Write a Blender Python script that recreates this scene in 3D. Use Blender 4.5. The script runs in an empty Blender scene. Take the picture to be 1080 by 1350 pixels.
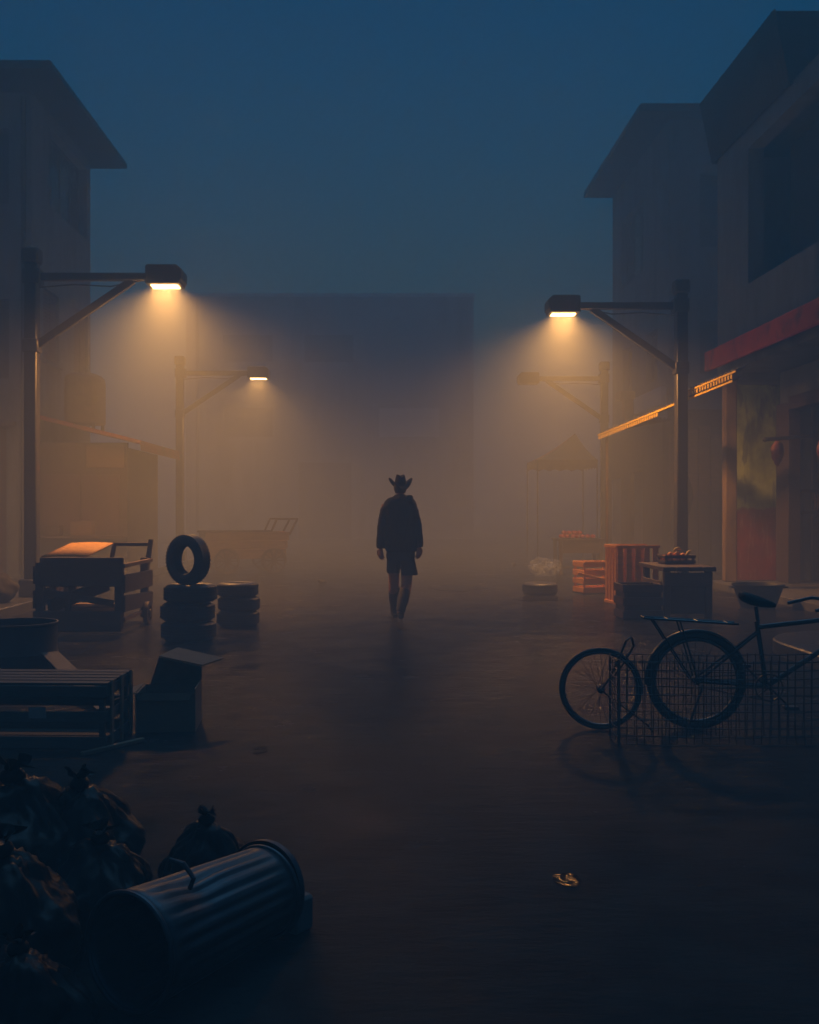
import bpy, bmesh, math, random
from mathutils import Vector, Matrix, noise
R = math.radians
PI = math.pi
random.seed(7)
scene = bpy.context.scene
COL = scene.collection

# ------------------------------------------------------------------ camera frame
F, VX, VY, EYE = 1350.0, 505.0, 672.0, 1.5      # focal length in photo pixels, vanishing point, eye height


def W(px, py, Y):
    return Vector(((px - VX) * Y / F, Y, EYE - (py - VY) * Y / F))


def G(px, py, z=0.0):
    Y = F * (EYE - z) / (py - VY)
    return Vector(((px - VX) * Y / F, Y, z))


# ------------------------------------------------------------------ materials
def nd(nt, t, **kw):
    n = nt.nodes.new(t)
    for k, v in kw.items():
        setattr(n, k, v)
    return n


def mat(name, col, col2=None, rough=0.6, rough2=None, scale=6.0, detail=6.0, metal=0.0, bump=0.15,
        bscale=None, spec=0.5, stretch=(1, 1, 1), lo=0.35, hi=0.65, grime=None, gscale=1.2, glo=0.5, ghi=0.7,
        coord='Object', dist=0.01):
    """procedural paint/wood/stone: two tones mixed by noise, a second large noise lays grime over it"""
    m = bpy.data.materials.new(name)
    m.use_nodes = True
    nt = m.node_tree
    b = nt.nodes['Principled BSDF']
    tc = nd(nt, 'ShaderNodeTexCoord')
    mp = nd(nt, 'ShaderNodeMapping')
    mp.inputs['Scale'].default_value = stretch
    nt.links.new(tc.outputs[coord], mp.inputs['Vector'])
    n1 = nd(nt, 'ShaderNodeTexNoise')
    n1.inputs['Scale'].default_value = scale
    n1.inputs['Detail'].default_value = detail
    n1.inputs['Roughness'].default_value = 0.65
    nt.links.new(mp.outputs[0], n1.inputs['Vector'])
    rp = nd(nt, 'ShaderNodeValToRGB')
    c2 = col2 or tuple(c * 0.6 for c in col)
    rp.color_ramp.elements[0].position = lo
    rp.color_ramp.elements[1].position = hi
    rp.color_ramp.elements[0].color = (*c2, 1)
    rp.color_ramp.elements[1].color = (*col, 1)
    nt.links.new(n1.outputs['Fac'], rp.inputs[0])
    out = rp.outputs[0]
    if grime:
        n2 = nd(nt, 'ShaderNodeTexNoise')
        n2.inputs['Scale'].default_value = gscale
        n2.inputs['Detail'].default_value = 7
        n2.inputs['Roughness'].default_value = 0.7
        nt.links.new(mp.outputs[0], n2.inputs['Vector'])
        r2 = nd(nt, 'ShaderNodeMapRange')
        r2.inputs['From Min'].default_value = glo
        r2.inputs['From Max'].default_value = ghi
        nt.links.new(n2.outputs['Fac'], r2.inputs['Value'])
        mx = nd(nt, 'ShaderNodeMix', data_type='RGBA')
        nt.links.new(r2.outputs[0], mx.inputs['Factor'])
        nt.links.new(out, mx.inputs['A'])
        mx.inputs['B'].default_value = (*grime, 1)
        out = mx.outputs['Result']
    nt.links.new(out, b.inputs['Base Color'])
    mr = nd(nt, 'ShaderNodeMapRange')
    mr.inputs['To Min'].default_value = rough if rough2 is None else rough2
    mr.inputs['To Max'].default_value = rough
    mr.inputs['From Min'].default_value = 0.3
    mr.inputs['From Max'].default_value = 0.7
    nt.links.new(n1.outputs['Fac'], mr.inputs['Value'])
    nt.links.new(mr.outputs[0], b.inputs['Roughness'])
    b.inputs['Metallic'].default_value = metal
    b.inputs['Specular IOR Level'].default_value = spec
    if bump:
        nb = nd(nt, 'ShaderNodeTexNoise')
        nb.inputs['Scale'].default_value = bscale or scale * 4
        nb.inputs['Detail'].default_value = 5
        nt.links.new(mp.outputs[0], nb.inputs['Vector'])
        bp = nd(nt, 'ShaderNodeBump')
        bp.inputs['Strength'].default_value = bump
        bp.inputs['Distance'].default_value = dist
        nt.links.new(nb.outputs['Fac'], bp.inputs['Height'])
        nt.links.new(bp.outputs[0], b.inputs['Normal'])
    return m


M = {}
M['plaster'] = mat('stained_plaster', (.22, .235, .245), (.13, .14, .145), .85, scale=2.2, stretch=(1, 1, .35), grime=(.09, .09, .085), gscale=1.6, glo=.5, ghi=.72, bump=.3, bscale=14)
M['plaster_dim'] = mat('grey_plaster', (.24, .25, .26), (.15, .16, .17), .85, scale=1.8, stretch=(1, 1, .3), grime=(.06, .06, .06), gscale=1.3, bump=.3, bscale=14)
M['plaster_brown'] = mat('brown_plaster', (.30, .20, .12), (.19, .125, .08), .85, scale=2.5, stretch=(1, 1, .4), grime=(.07, .055, .045), gscale=1.7, bump=.3, bscale=16)
M['kiosk_wall'] = mat('dark_brown_boards', (.11, .075, .05), (.07, .048, .034), .8, scale=3, stretch=(1, 1, .3), grime=(.04, .03, .025), gscale=1.7, bump=.3, bscale=16)
M['far_wall'] = mat('weathered_render', (.42, .44, .47), (.3, .32, .35), .85, scale=.8, stretch=(1, 1, .3), grime=(.06, .06, .07), gscale=.5)
M['pale_panel'] = mat('pale_panel', (.8, .82, .84), (.62, .66, .7), .5, scale=1.5, bump=0)
M['soffit'] = mat('dark_roof_sheet', (.05, .055, .06), (.03, .033, .04), .7, scale=3, bump=.1)
M['dark_void'] = mat('dark_interior', (.045, .045, .05), (.03, .03, .032), .9, scale=3, bump=.1)
M['shutter'] = mat('brown_shutter', (.12, .06, .045), (.075, .04, .03), .6, scale=5, stretch=(1, 1, .2))
M['glass'] = mat('dirty_glass', (.03, .035, .04), (.05, .05, .05), .12, .35, scale=3, bump=.02)
M['frame'] = mat('dark_window_frame', (.09, .08, .075), (.05, .045, .04), .55, scale=8)
M['red'] = mat('faded_red_paint', (.68, .11, .035), (.5, .075, .025), .6, scale=3.5, grime=(.12, .05, .035), gscale=2.5, glo=.52, ghi=.66, bump=.25)
M['red_awning'] = mat('red_awning_cloth', (.40, .10, .055), (.28, .07, .045), .8, scale=3, grime=(.16, .08, .06), gscale=1.6)
M['yellow'] = mat('yellow_paint', (.85, .55, .03), (.75, .45, .03), .5, scale=9, bump=.1)
M['sheet'] = mat('corrugated_sheet', (.14, .13, .12), (.085, .075, .065), .55, scale=4, metal=.3, grime=(.1, .055, .03), gscale=2.2)
M['wood'] = mat('weathered_wood', (.26, .155, .085), (.15, .085, .045), .7, scale=7, stretch=(.5, .5, 3), bump=.3, bscale=30)
M['wood_dark'] = mat('dark_wood', (.10, .06, .038), (.055, .034, .022), .7, scale=7, stretch=(.6, .6, 2.5), bump=.35, bscale=30)
M['wood_grey'] = mat('grey_wood', (.085, .068, .057), (.048, .04, .034), .75, scale=7, stretch=(.6, .6, 2.5), bump=.35, bscale=30)
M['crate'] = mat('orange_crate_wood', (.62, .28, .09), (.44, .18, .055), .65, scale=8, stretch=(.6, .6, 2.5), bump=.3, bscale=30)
M['cardboard'] = mat('cardboard', (.22, .14, .08), (.16, .1, .06), .8, scale=5, bump=.08)
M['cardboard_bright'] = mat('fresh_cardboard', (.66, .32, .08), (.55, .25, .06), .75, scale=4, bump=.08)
M['pole'] = mat('dark_painted_steel', (.045, .042, .04), (.028, .026, .025), .5, .35, scale=9, grime=(.07, .04, .025), gscale=4, glo=.58, ghi=.7, bump=.2)
M['rubber'] = mat('tyre_rubber', (.022, .022, .023), (.035, .033, .032), .6, .45, scale=8, grime=(.05, .043, .036), gscale=3, bump=.25)
M['steel'] = mat('galvanised_steel', (.1, .108, .118), (.055, .06, .067), .58, .42, scale=5, metal=.9, grime=(.12, .11, .1), gscale=3, bump=.08)
M['bike'] = mat('black_bike_enamel', (.02, .022, .024), (.03, .03, .03), .35, scale=9, bump=.05)
M['chrome'] = mat('dull_chrome', (.16, .17, .18), (.1, .105, .11), .45, scale=12, metal=.9, bump=.05)
M['wire'] = mat('rusty_wire', (.06, .05, .045), (.035, .028, .024), .6, scale=12, metal=.4, bump=0)
M['bag'] = mat('black_bin_liner', (.004, .0045, .005), (.007, .007, .0075), .45, .32, scale=6, bump=.35, bscale=16, dist=.012, spec=.12)
M['sackcloth'] = mat('dark_sackcloth', (.03, .026, .023), (.018, .016, .015), .9, scale=7, bump=.3)
M['soggy_card'] = mat('soggy_cardboard', (.2, .12, .07), (.12, .075, .045), .6, .4, scale=5, bump=.1)
M['tub'] = mat('dark_plastic_tub', (.028, .03, .034), (.02, .02, .022), .5, scale=6)
M['stone'] = mat('kerb_stone', (.085, .082, .08), (.05, .048, .046), .6, .4, scale=6, grime=(.1, .09, .08), gscale=2.5, bump=.4, bscale=25)
M['paving'] = mat('wet_paving', (.06, .056, .053), (.04, .038, .036), .45, .25, scale=4, bump=.4, bscale=18)
M['jacket'] = mat('dark_wool_jacket', (.022, .021, .022), (.015, .0145, .0155), .95, scale=20, bump=.2, spec=.15)
M['shorts'] = mat('dark_canvas_shorts', (.026, .024, .024), (.018, .017, .017), .95, scale=18, bump=.2, spec=.15)
M['hat'] = mat('dark_felt_hat', (.022, .02, .02), (.015, .014, .014), .95, scale=16, bump=.1, spec=.12)
M['boot'] = mat('dark_leather_boot', (.016, .013, .011), (.01, .0085, .0075), .75, scale=14, bump=.15)
M['skin'] = mat('tanned_skin', (.32, .15, .09), (.26, .12, .07), .55, scale=16, bump=.05)
M['hair'] = mat('dark_hair', (.022, .017, .014), (.014, .011, .009), .7, scale=30, bump=.3)
M['orange'] = mat('orange_peel', (.75, .26, .03), (.62, .19, .02), .45, scale=14, bump=.15, bscale=60)
M['banana'] = mat('yellow_fruit', (.75, .5, .08), (.6, .38, .05), .5, scale=9, bump=.05)
M['tomato'] = mat('red_tomato', (.62, .07, .02), (.5, .045, .015), .35, scale=8, bump=.03)
M['meat'] = mat('raw_meat', (.34, .07, .04), (.45, .2, .13), .45, scale=9, lo=.4, hi=.6, bump=.4, bscale=14)
M['tank'] = mat('rusty_tank', (.24, .15, .09), (.15, .09, .06), .65, scale=3, grime=(.09, .055, .04), gscale=2.5)
M['tarp'] = mat('dark_tarp', (.05, .042, .038), (.035, .03, .028), .85, scale=5, bump=.3)
M['tent'] = mat('faded_tent_canvas', (.26, .17, .12), (.19, .12, .09), .85, scale=3, grime=(.25, .16, .12), gscale=1.5)
M['tent_red'] = mat('warm_lit_red_canvas', (.66, .3, .17), (.52, .23, .13), .85, scale=3)  # the warm glow on this tent slope is put into its lighter red
M['paper'] = mat('dirty_paper', (.3, .28, .26), (.22, .21, .2), .8, scale=10, bump=.1)
M['concrete'] = mat('rough_concrete', (.13, .125, .12), (.09, .086, .082), .8, .6, scale=5, bump=.4, bscale=22)


def clear_plastic():
    m = bpy.data.materials.new('clear_plastic_film')
    m.use_nodes = True
    nt = m.node_tree
    b = nt.nodes['Principled BSDF']
    b.inputs['Base Color'].default_value = (.75, .78, .8, 1)
    b.inputs['Roughness'].default_value = .25
    n = nd(nt, 'ShaderNodeTexNoise')
    n.inputs['Scale'].default_value = 19
    r = nd(nt, 'ShaderNodeMapRange')
    r.inputs['From Min'].default_value = .35
    r.inputs['From Max'].default_value = .65
    r.inputs['To Min'].default_value = .017
    r.inputs['To Max'].default_value = .42
    nt.links.new(n.outputs['Fac'], r.inputs['Value'])
    nt.links.new(r.outputs[0], b.inputs['Alpha'])
    return m


M['film'] = clear_plastic()


def painted_wall():
    """butcher's wall: pale green above, ox-red dado below with scraped streaks, dark blotches thickening towards the top"""
    m = bpy.data.materials.new('green_and_red_painted_wall')
    m.use_nodes = True
    nt = m.node_tree
    b = nt.nodes['Principled BSDF']
    b.inputs['Roughness'].default_value = .75
    tc = nd(nt, 'ShaderNodeTexCoord')
    sep = nd(nt, 'ShaderNodeSeparateXYZ')
    nt.links.new(tc.outputs['Object'], sep.inputs[0])

    def ns(scale, st, det=6):
        mp = nd(nt, 'ShaderNodeMapping')
        mp.inputs['Scale'].default_value = st
        nt.links.new(tc.outputs['Object'], mp.inputs['Vector'])
        n = nd(nt, 'ShaderNodeTexNoise')
        n.inputs['Scale'].default_value = scale
        n.inputs['Detail'].default_value = det
        n.inputs['Roughness'].default_value = .65
        nt.links.new(mp.outputs[0], n.inputs['Vector'])
        return n.outputs['Fac']

    def rng(v, a, c, d=0., e=1.):
        r = nd(nt, 'ShaderNodeMapRange')
        r.inputs['From Min'].default_value = a
        r.inputs['From Max'].default_value = c
        r.inputs['To Min'].default_value = d
        r.inputs['To Max'].default_value = e
        nt.links.new(v, r.inputs['Value'])
        return r.outputs[0]

    def mix(f, a, c):
        x = nd(nt, 'ShaderNodeMix', data_type='RGBA')
        nt.links.new(f, x.inputs['Factor'])
        for s, v in (('A', a), ('B', c)):
            if isinstance(v, tuple):
                x.inputs[s].default_value = (*v, 1)
            else:
                nt.links.new(v, x.inputs[s])
        return x.outputs['Result']

    def math_(op, a, c):
        x = nd(nt, 'ShaderNodeMath', operation=op)
        for i, v in enumerate((a, c)):
            if isinstance(v, (int, float)):
                x.inputs[i].default_value = v
            else:
                nt.links.new(v, x.inputs[i])
        return x.outputs[0]

    green = mix(rng(ns(1.8, (1, 1, .7)), .38, .62), (.22, .28, .09), (.68, .77, .27))
    top_blotch = math_('MULTIPLY', rng(ns(1.5, (1.6, 1.6, .5)), .5, .6), rng(sep.outputs['Z'], 1.9, 3.3))
    green = mix(top_blotch, green, (.055, .06, .045))
    marks = rng(ns(3.2, (1.7, 1.7, .45), 3), .585, .61)
    green = mix(math_('MULTIPLY', marks, .6), green, (.1, .13, .07))
    red = mix(rng(ns(3, (1, 1, 1)), .35, .65), (.18, .02, .012), (.38, .05, .026))
    scr = rng(ns(5, (5, 5, .5), 8), .57, .64)
    red = mix(math_('MULTIPLY', scr, .75), red, (.5, .3, .18))
    edge = math_('ADD', sep.outputs['Z'], rng(ns(9, (1, 1, .8)), 0, 1, -.12, .12))
    col = mix(rng(edge, 1.36, 1.44), red, green)
    nt.links.new(col, b.inputs['Base Color'])
    bp = nd(nt, 'ShaderNodeBump')
    bp.inputs['Strength'].default_value = .3
    bp.inputs['Distance'].default_value = .01
    nt.links.new(ns(14, (1, 1, 1)), bp.inputs['Height'])
    nt.links.new(bp.outputs[0], b.inputs['Normal'])
    return m


M['painted'] = painted_wall()


def ground_mat():
    """wet, worn street: dark gritty surface, standing water where the noise dips"""
    m = bpy.data.materials.new('wet_street')
    m.use_nodes = True
    nt = m.node_tree
    b = nt.nodes['Principled BSDF']
    tc = nd(nt, 'ShaderNodeTexCoord')

    def ns(scale, det=6, rough=.6, st=(1, 1, 1)):
        mp = nd(nt, 'ShaderNodeMapping')
        mp.inputs['Scale'].default_value = st
        nt.links.new(tc.outputs['Object'], mp.inputs['Vector'])
        n = nd(nt, 'ShaderNodeTexNoise')
        n.inputs['Scale'].default_value = scale
        n.inputs['Detail'].default_value = det
        n.inputs['Roughness'].default_value = rough
        nt.links.new(mp.outputs[0], n.inputs['Vector'])
        return n.outputs['Fac']

    def rng(v, a, c, d=0., e=1.):
        r = nd(nt, 'ShaderNodeMapRange')
        r.interpolation_type = 'SMOOTHSTEP'
        r.inputs['From Min'].default_value = a
        r.inputs['From Max'].default_value = c
        r.inputs['To Min'].default_value = d
        r.inputs['To Max'].default_value = e
        nt.links.new(v, r.inputs['Value'])
        return r.outputs[0]

    b.inputs['Specular IOR Level'].default_value = .017
    big = ns(.45, 5, .6)
    pud = rng(big, .6, .72)                        # 1 in standing water
    col = nd(nt, 'ShaderNodeMix', data_type='RGBA')
    nt.links.new(rng(ns(3.2, 8, .7), .35, .65), col.inputs['Factor'])
    col.inputs['A'].default_value = (.012, .011, .0105, 1)
    col.inputs['B'].default_value = (.03, .028, .026, 1)
    c2 = nd(nt, 'ShaderNodeMix', data_type='RGBA')
    nt.links.new(pud, c2.inputs['Factor'])
    nt.links.new(col.outputs['Result'], c2.inputs['A'])
    c2.inputs['B'].default_value = (.013, .012, .011, 1)
    nt.links.new(c2.outputs['Result'], b.inputs['Base Color'])
    ro = nd(nt, 'ShaderNodeMix', data_type='FLOAT')
    nt.links.new(pud, ro.inputs['Factor'])
    nt.links.new(rng(ns(1.7, 6, .65), .32, .68, .1, .28), ro.inputs['A'])
    ro.inputs['B'].default_value = .08
    nt.links.new(ro.outputs['Result'], b.inputs['Roughness'])
    h = nd(nt, 'ShaderNodeMix', data_type='FLOAT')
    nt.links.new(pud, h.inputs['Factor'])
    ad = nd(nt, 'ShaderNodeMath', operation='MULTIPLY_ADD')
    nt.links.new(ns(7, 3, .6, (.55, 1.6, 1)), ad.inputs[0])
    ad.inputs[1].default_value = 2.2
    nt.links.new(ns(34, 8, .75, (.8, 1.3, 1)), ad.inputs[2])
    nt.links.new(ad.outputs[0], h.inputs['A'])
    nt.links.new(ns(11, 2, .5), h.inputs['B'])
    st = nd(nt, 'ShaderNodeMix', data_type='FLOAT')
    nt.links.new(pud, st.inputs['Factor'])
    st.inputs['A'].default_value = .4
    st.inputs['B'].default_value = .12
    bp = nd(nt, 'ShaderNodeBump')
    bp.inputs['Distance'].default_value = .02
    nt.links.new(st.outputs['Result'], bp.inputs['Strength'])
    nt.links.new(h.outputs['Result'], bp.inputs['Height'])
    nt.links.new(bp.outputs[0], b.inputs['Normal'])
    return m


M['ground'] = ground_mat()


def ripple_water():
    m = bpy.data.materials.new('rippled_puddle_water')
    m.use_nodes = True
    nt = m.node_tree
    b = nt.nodes['Principled BSDF']
    b.inputs['Base Color'].default_value = (.012, .011, .0105, 1)
    b.inputs['Roughness'].default_value = .06
    b.inputs['Specular IOR Level'].default_value = .004
    tc = nd(nt, 'ShaderNodeTexCoord')
    n = nd(nt, 'ShaderNodeTexNoise')
    n.inputs['Scale'].default_value = 19
    n.inputs['Detail'].default_value = 1
    nt.links.new(tc.outputs['Object'], n.inputs['Vector'])
    bp = nd(nt, 'ShaderNodeBump')
    bp.inputs['Strength'].default_value = 1
    bp.inputs['Distance'].default_value = .004
    nt.links.new(n.outputs['Fac'], bp.inputs['Height'])
    nt.links.new(bp.outputs[0], b.inputs['Normal'])
    return m


M['water'] = ripple_water()


def glow_mat(name, col, s):
    m = bpy.data.materials.new(name)
    m.use_nodes = True
    nt = m.node_tree
    b = nt.nodes['Principled BSDF']
    b.inputs['Base Color'].default_value = (.8, .7, .5, 1)
    b.inputs['Emission Color'].default_value = (*col, 1)
    b.inputs['Emission Strength'].default_value = s
    return m


M['lens'] = glow_mat('glowing_lamp_lens', (1, .56, .2), 12)
M['dead_lens'] = mat('unlit_lamp_glass', (.12, .1, .08), (.09, .08, .07), .3, scale=9, bump=0)

# ------------------------------------------------------------------ mesh builder
ORIGIN = {}


class MB:
    def __init__(s):
        s.v = []
        s.f = []

    def add(s, vs, fs):
        n = len(s.v)
        s.v += [Vector(p) for p in vs]
        s.f += [tuple(i + n for i in q) for q in fs]
        return s

    def box(s, lo, hi, mtx=None):
        x0, y0, z0 = lo
        x1, y1, z1 = hi
        vs = [Vector(p) for p in ((x0, y0, z0), (x1, y0, z0), (x1, y1, z0), (x0, y1, z0), (x0, y0, z1), (x1, y0, z1), (x1, y1, z1), (x0, y1, z1))]
        if mtx:
            vs = [mtx @ p for p in vs]
        return s.add(vs, [(0, 3, 2, 1), (4, 5, 6, 7), (0, 1, 5, 4), (1, 2, 6, 5), (2, 3, 7, 6), (3, 0, 4, 7)])

    def bar(s, p, q, w, h=None, up=(0, 0, 1)):
        """rectangular bar from p to q; w across, h along up"""
        p, q = Vector(p), Vector(q)
        h = h or w
        d = (q - p).normalized()
        upv = Vector(up)
        if abs(d.dot(upv)) > .98:
            upv = Vector((0, 1, 0))
        a = d.cross(upv).normalized() * w / 2
        b = a.cross(d).normalized() * h / 2
        vs = [p - a - b, p + a - b, p + a + b, p - a + b, q - a - b, q + a - b, q + a + b, q - a + b]
        return s.add(vs, [(0, 1, 2, 3), (7, 6, 5, 4), (4, 5, 1, 0), (5, 6, 2, 1), (6, 7, 3, 2), (7, 4, 0, 3)])

    def tube(s, pts, rad, n=10, closed=False, cap=True, sq=(1, 1)):
        """round tube through points, radius single or per point; sq squashes the two section axes"""
        pts = [Vector(p) for p in pts]
        k = len(pts)
        rs = rad if isinstance(rad, (list, tuple)) else [rad] * k
        prev = None
        rings = []
        for i, p in enumerate(pts):
            if closed:
                d = pts[(i + 1) % k] - pts[i - 1]
            else:
                d = pts[min(i + 1, k - 1)] - pts[max(i - 1, 0)]
            d.normalize()
            if prev is None:
                a = d.cross(Vector((0, 1, 0)))
                if a.length < .1:
                    a = d.cross(Vector((1, 0, 0)))
            else:
                a = prev - d * prev.dot(d)
            a.normalize()
            prev = a
            b = d.cross(a)
            rings.append([p + a * (math.cos(2 * PI * j / n) * rs[i] * sq[0]) + b * (math.sin(2 * PI * j / n) * rs[i] * sq[1]) for j in range(n)])
        vs = [p for r in rings for p in r]
        fs = []
        for i in range(k if closed else k - 1):
            i2 = (i + 1) % k
            for j in range(n):
                j2 = (j + 1) % n
                fs.append((i * n + j, i * n + j2, i2 * n + j2, i2 * n + j))
        if cap and not closed:
            fs.append(tuple(range(n - 1, -1, -1)))
            fs.append(tuple((k - 1) * n + j for j in range(n)))
        return s.add(vs, fs)

    def lathe(s, prof, n=32, mtx=None, closed=False):
        """profile of (r, z) about the Z axis"""
        vs, fs = [], []
        k = len(prof)
        for r, z in prof:
            for j in range(n):
                a = 2 * PI * j / n
                vs.append(Vector((r * math.cos(a), r * math.sin(a), z)))
        for i in range(k if closed else k - 1):
            i2 = (i + 1) % k
            for j in range(n):
                j2 = (j + 1) % n
                fs.append((i * n + j, i * n + j2, i2 * n + j2, i2 * n + j))
        if mtx:
            vs = [mtx @ p for p in vs]
        return s.add(vs, fs)

    def ball(s, c, r, n=12, m=8):
        """ellipsoid; r is a number or three radii"""
        c = Vector(c)
        rr = r if isinstance(r, (tuple, list)) else (r, r, r)
        vs = [c + Vector((0, 0, -rr[2]))]
        for i in range(1, m):
            t = -PI / 2 + PI * i / m
            for j in range(n):
                a = 2 * PI * j / n
                vs.append(c + Vector((rr[0] * math.cos(t) * math.cos(a), rr[1] * math.cos(t) * math.sin(a), rr[2] * math.sin(t))))
        vs.append(c + Vector((0, 0, rr[2])))
        fs = []
        for j in range(n):
            fs.append((0, 1 + (j + 1) % n, 1 + j))
        for i in range(m - 2):
            for j in range(n):
                a = 1 + i * n
                j2 = (j + 1) % n
                fs.append((a + j, a + j2, a + n + j2, a + n + j))
        t = len(vs) - 1
        a = 1 + (m - 2) * n
        for j in range(n):
            fs.append((a + j, a + (j + 1) % n, t))
        return s.add(vs, fs)

    def loft(s, rings, cap=True):
        n = len(rings[0])
        vs = [p for r in rings for p in r]
        fs = []
        for i in range(len(rings) - 1):
            for j in range(n):
                j2 = (j + 1) % n
                fs.append((i * n + j, i * n + j2, (i + 1) * n + j2, (i + 1) * n + j))
        if cap:
            fs.append(tuple(range(n - 1, -1, -1)))
            fs.append(tuple((len(rings) - 1) * n + j for j in range(n)))
        return s.add(vs, fs)

    def wall(s, o, u, v, w, h, t, holes=()):
        """wall of thickness t behind the plane o + a*u + b*v with real openings (a0, a1, b0, b1)"""
        o, u, v = Vector(o), Vector(u).normalized(), Vector(v).normalized()
        nrm = u.cross(v)                       # outward; the thickness goes inward
        A = sorted({0, w, *[x for q in holes for x in q[:2]]})
        B = sorted({0, h, *[x for q in holes for x in q[2:]]})

        def solid(i, j):
            if i < 0 or j < 0 or i >= len(A) - 1 or j >= len(B) - 1:
                return False
            a, b = (A[i] + A[i + 1]) / 2, (B[j] + B[j + 1]) / 2
            return not any(q[0] < a < q[1] and q[2] < b < q[3] for q in holes)

        P = lambda a, b, d: o + u * a + v * b - nrm * d
        for i in range(len(A) - 1):
            for j in range(len(B) - 1):
                if not solid(i, j):
                    continue
                a0, a1, b0, b1 = A[i], A[i + 1], B[j], B[j + 1]
                s.add([P(a0, b0, 0), P(a1, b0, 0), P(a1, b1, 0), P(a0, b1, 0)], [(0, 1, 2, 3)])
                s.add([P(a0, b0, t), P(a1, b0, t), P(a1, b1, t), P(a0, b1, t)], [(3, 2, 1, 0)])
                if not solid(i - 1, j):
                    s.add([P(a0, b0, t), P(a0, b0, 0), P(a0, b1, 0), P(a0, b1, t)], [(0, 1, 2, 3)])
                if not solid(i + 1, j):
                    s.add([P(a1, b0, 0), P(a1, b0, t), P(a1, b1, t), P(a1, b1, 0)], [(0, 1, 2, 3)])
                if not solid(i, j - 1):
                    s.add([P(a0, b0, t), P(a1, b0, t), P(a1, b0, 0), P(a0, b0, 0)], [(0, 1, 2, 3)])
                if not solid(i, j + 1):
                    s.add([P(a0, b1, 0), P(a1, b1, 0), P(a1, b1, t), P(a0, b1, t)], [(0, 1, 2, 3)])
        return s

    def build(s, name, m, parent=None, bevel=0.0, smooth=30, local=False, merge=False):
        """link as ONE mesh object; coordinates are world ones unless local"""
        me = bpy.data.meshes.new(name)
        o = bpy.data.objects.new(name, me)
        COL.objects.link(o)
        org = Vector((0, 0, 0))
        if parent is not None:
            o.parent = parent
            org = ORIGIN.get(parent.name, org)
            ORIGIN[o.name] = org
        vs = s.v if local else [p - org for p in s.v]
        me.from_pydata([tuple(p) for p in vs], [], s.f)
        bm = bmesh.new()
        bm.from_mesh(me)
        if merge:
            bmesh.ops.remove_doubles(bm, verts=bm.verts, dist=1e-4)
        bmesh.ops.recalc_face_normals(bm, faces=bm.faces) if merge else None
        bm.to_mesh(me)
        bm.free()
        me.materials.append(m)
        if smooth:
            me.polygons.foreach_set('use_smooth', [True] * len(me.polygons))
            me.set_sharp_from_angle(angle=R(smooth))
        if bevel:
            b = o.modifiers.new('edge_wear', 'BEVEL')
            b.width = bevel
            b.segments = 1
            b.limit_method = 'ANGLE'
        return o


def tag(o, label, cat, group=None, kind=None):
    o['label'] = label
    o['category'] = cat
    if group:
        o['group'] = group
    if kind:
        o['kind'] = kind
    return o


def thing(name, label, cat, loc=(0, 0, 0), rz=0.0, group=None):
    o = bpy.data.objects.new(name, None)
    COL.objects.link(o)
    o.location = loc
    o.rotation_euler = (0, 0, rz)
    o.empty_display_size = .2
    ORIGIN[o.name] = Vector(loc)
    return tag(o, label, cat, group)


def single(o, loc):
    """a thing that is one mesh built round the origin"""
    o.location = loc
    return o


def copy_tree(o, parent=None):
    c = o.copy()
    COL.objects.link(c)
    if parent is not None:
        c.parent = parent
    for ch in list(o.children):
        copy_tree(ch, c)
    return c


def struct(name, mb, m, **kw):
    o = mb.build(name, m, **kw)
    o['kind'] = 'structure'
    return o


def ring(cx, cy, z, rx, ry, n=20, e=2.0, rot=0.0):
    """superellipse ring for lofts"""
    out = []
    for j in range(n):
        a = 2 * PI * j / n
        c, s_ = math.cos(a), math.sin(a)
        x = rx * math.copysign(abs(c) ** (2 / e), c)
        y = ry * math.copysign(abs(s_) ** (2 / e), s_)
        out.append(Vector((cx + x * math.cos(rot) - y * math.sin(rot), cy + x * math.sin(rot) + y * math.cos(rot), z)))
    return out

# ------------------------------------------------------------------ light and air settings
LAMP_W, LAMP_COL, SPREAD = 360, (1, .44, .11), 154
HAZE_D, HAZE_COL, HAZE_G = .039, (.88, .96, 1, 1), -.45
SUN_EL, SKY_S, SKY_TINT, FILL_S = 2.5, .14, (.05, .76, .9, 1), .54
VB, EXPO = 1, .62
CLAMP, DENOISE = 2, True

# ------------------------------------------------------------------ the setting
g = MB()
g.add([(-110, -30, 0), (110, -30, 0), (110, 190, 0), (-110, 190, 0)], [(0, 1, 2, 3)])
struct('street_ground', g, M['ground'], smooth=0)


def pavement(name, x0, x1, y0, y1, rnd, h, side):
    """raised slab with a rounded far street corner; side -1: its street edge is at x0, +1: at x1"""
    pts = []
    if side < 0:
        pts = [(x1, y0), (x1, y1)]
        for k in range(9):
            a = PI / 2 + k * PI / 16
            pts.append((x0 + rnd + rnd * math.cos(a), y1 - rnd + rnd * math.sin(a)))
        pts.append((x0, y0))
    else:
        pts = [(x0, y0), (x1, y0)]
        for k in range(9):
            a = k * PI / 16
            pts.append((x1 - rnd + rnd * math.cos(a), y1 - rnd + rnd * math.sin(a)))
        pts.append((x0, y1))
    m = MB()
    n = len(pts)
    vs = [(x, y, -.2) for x, y in pts] + [(x, y, h) for x, y in pts]
    fs = [tuple(range(n, 2 * n))] + [(i, (i + 1) % n, (i + 1) % n + n, i + n) for i in range(n)]
    m.add(vs, fs)
    return struct(name, m, M['paving'], smooth=20, merge=True, bevel=.015)


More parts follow.
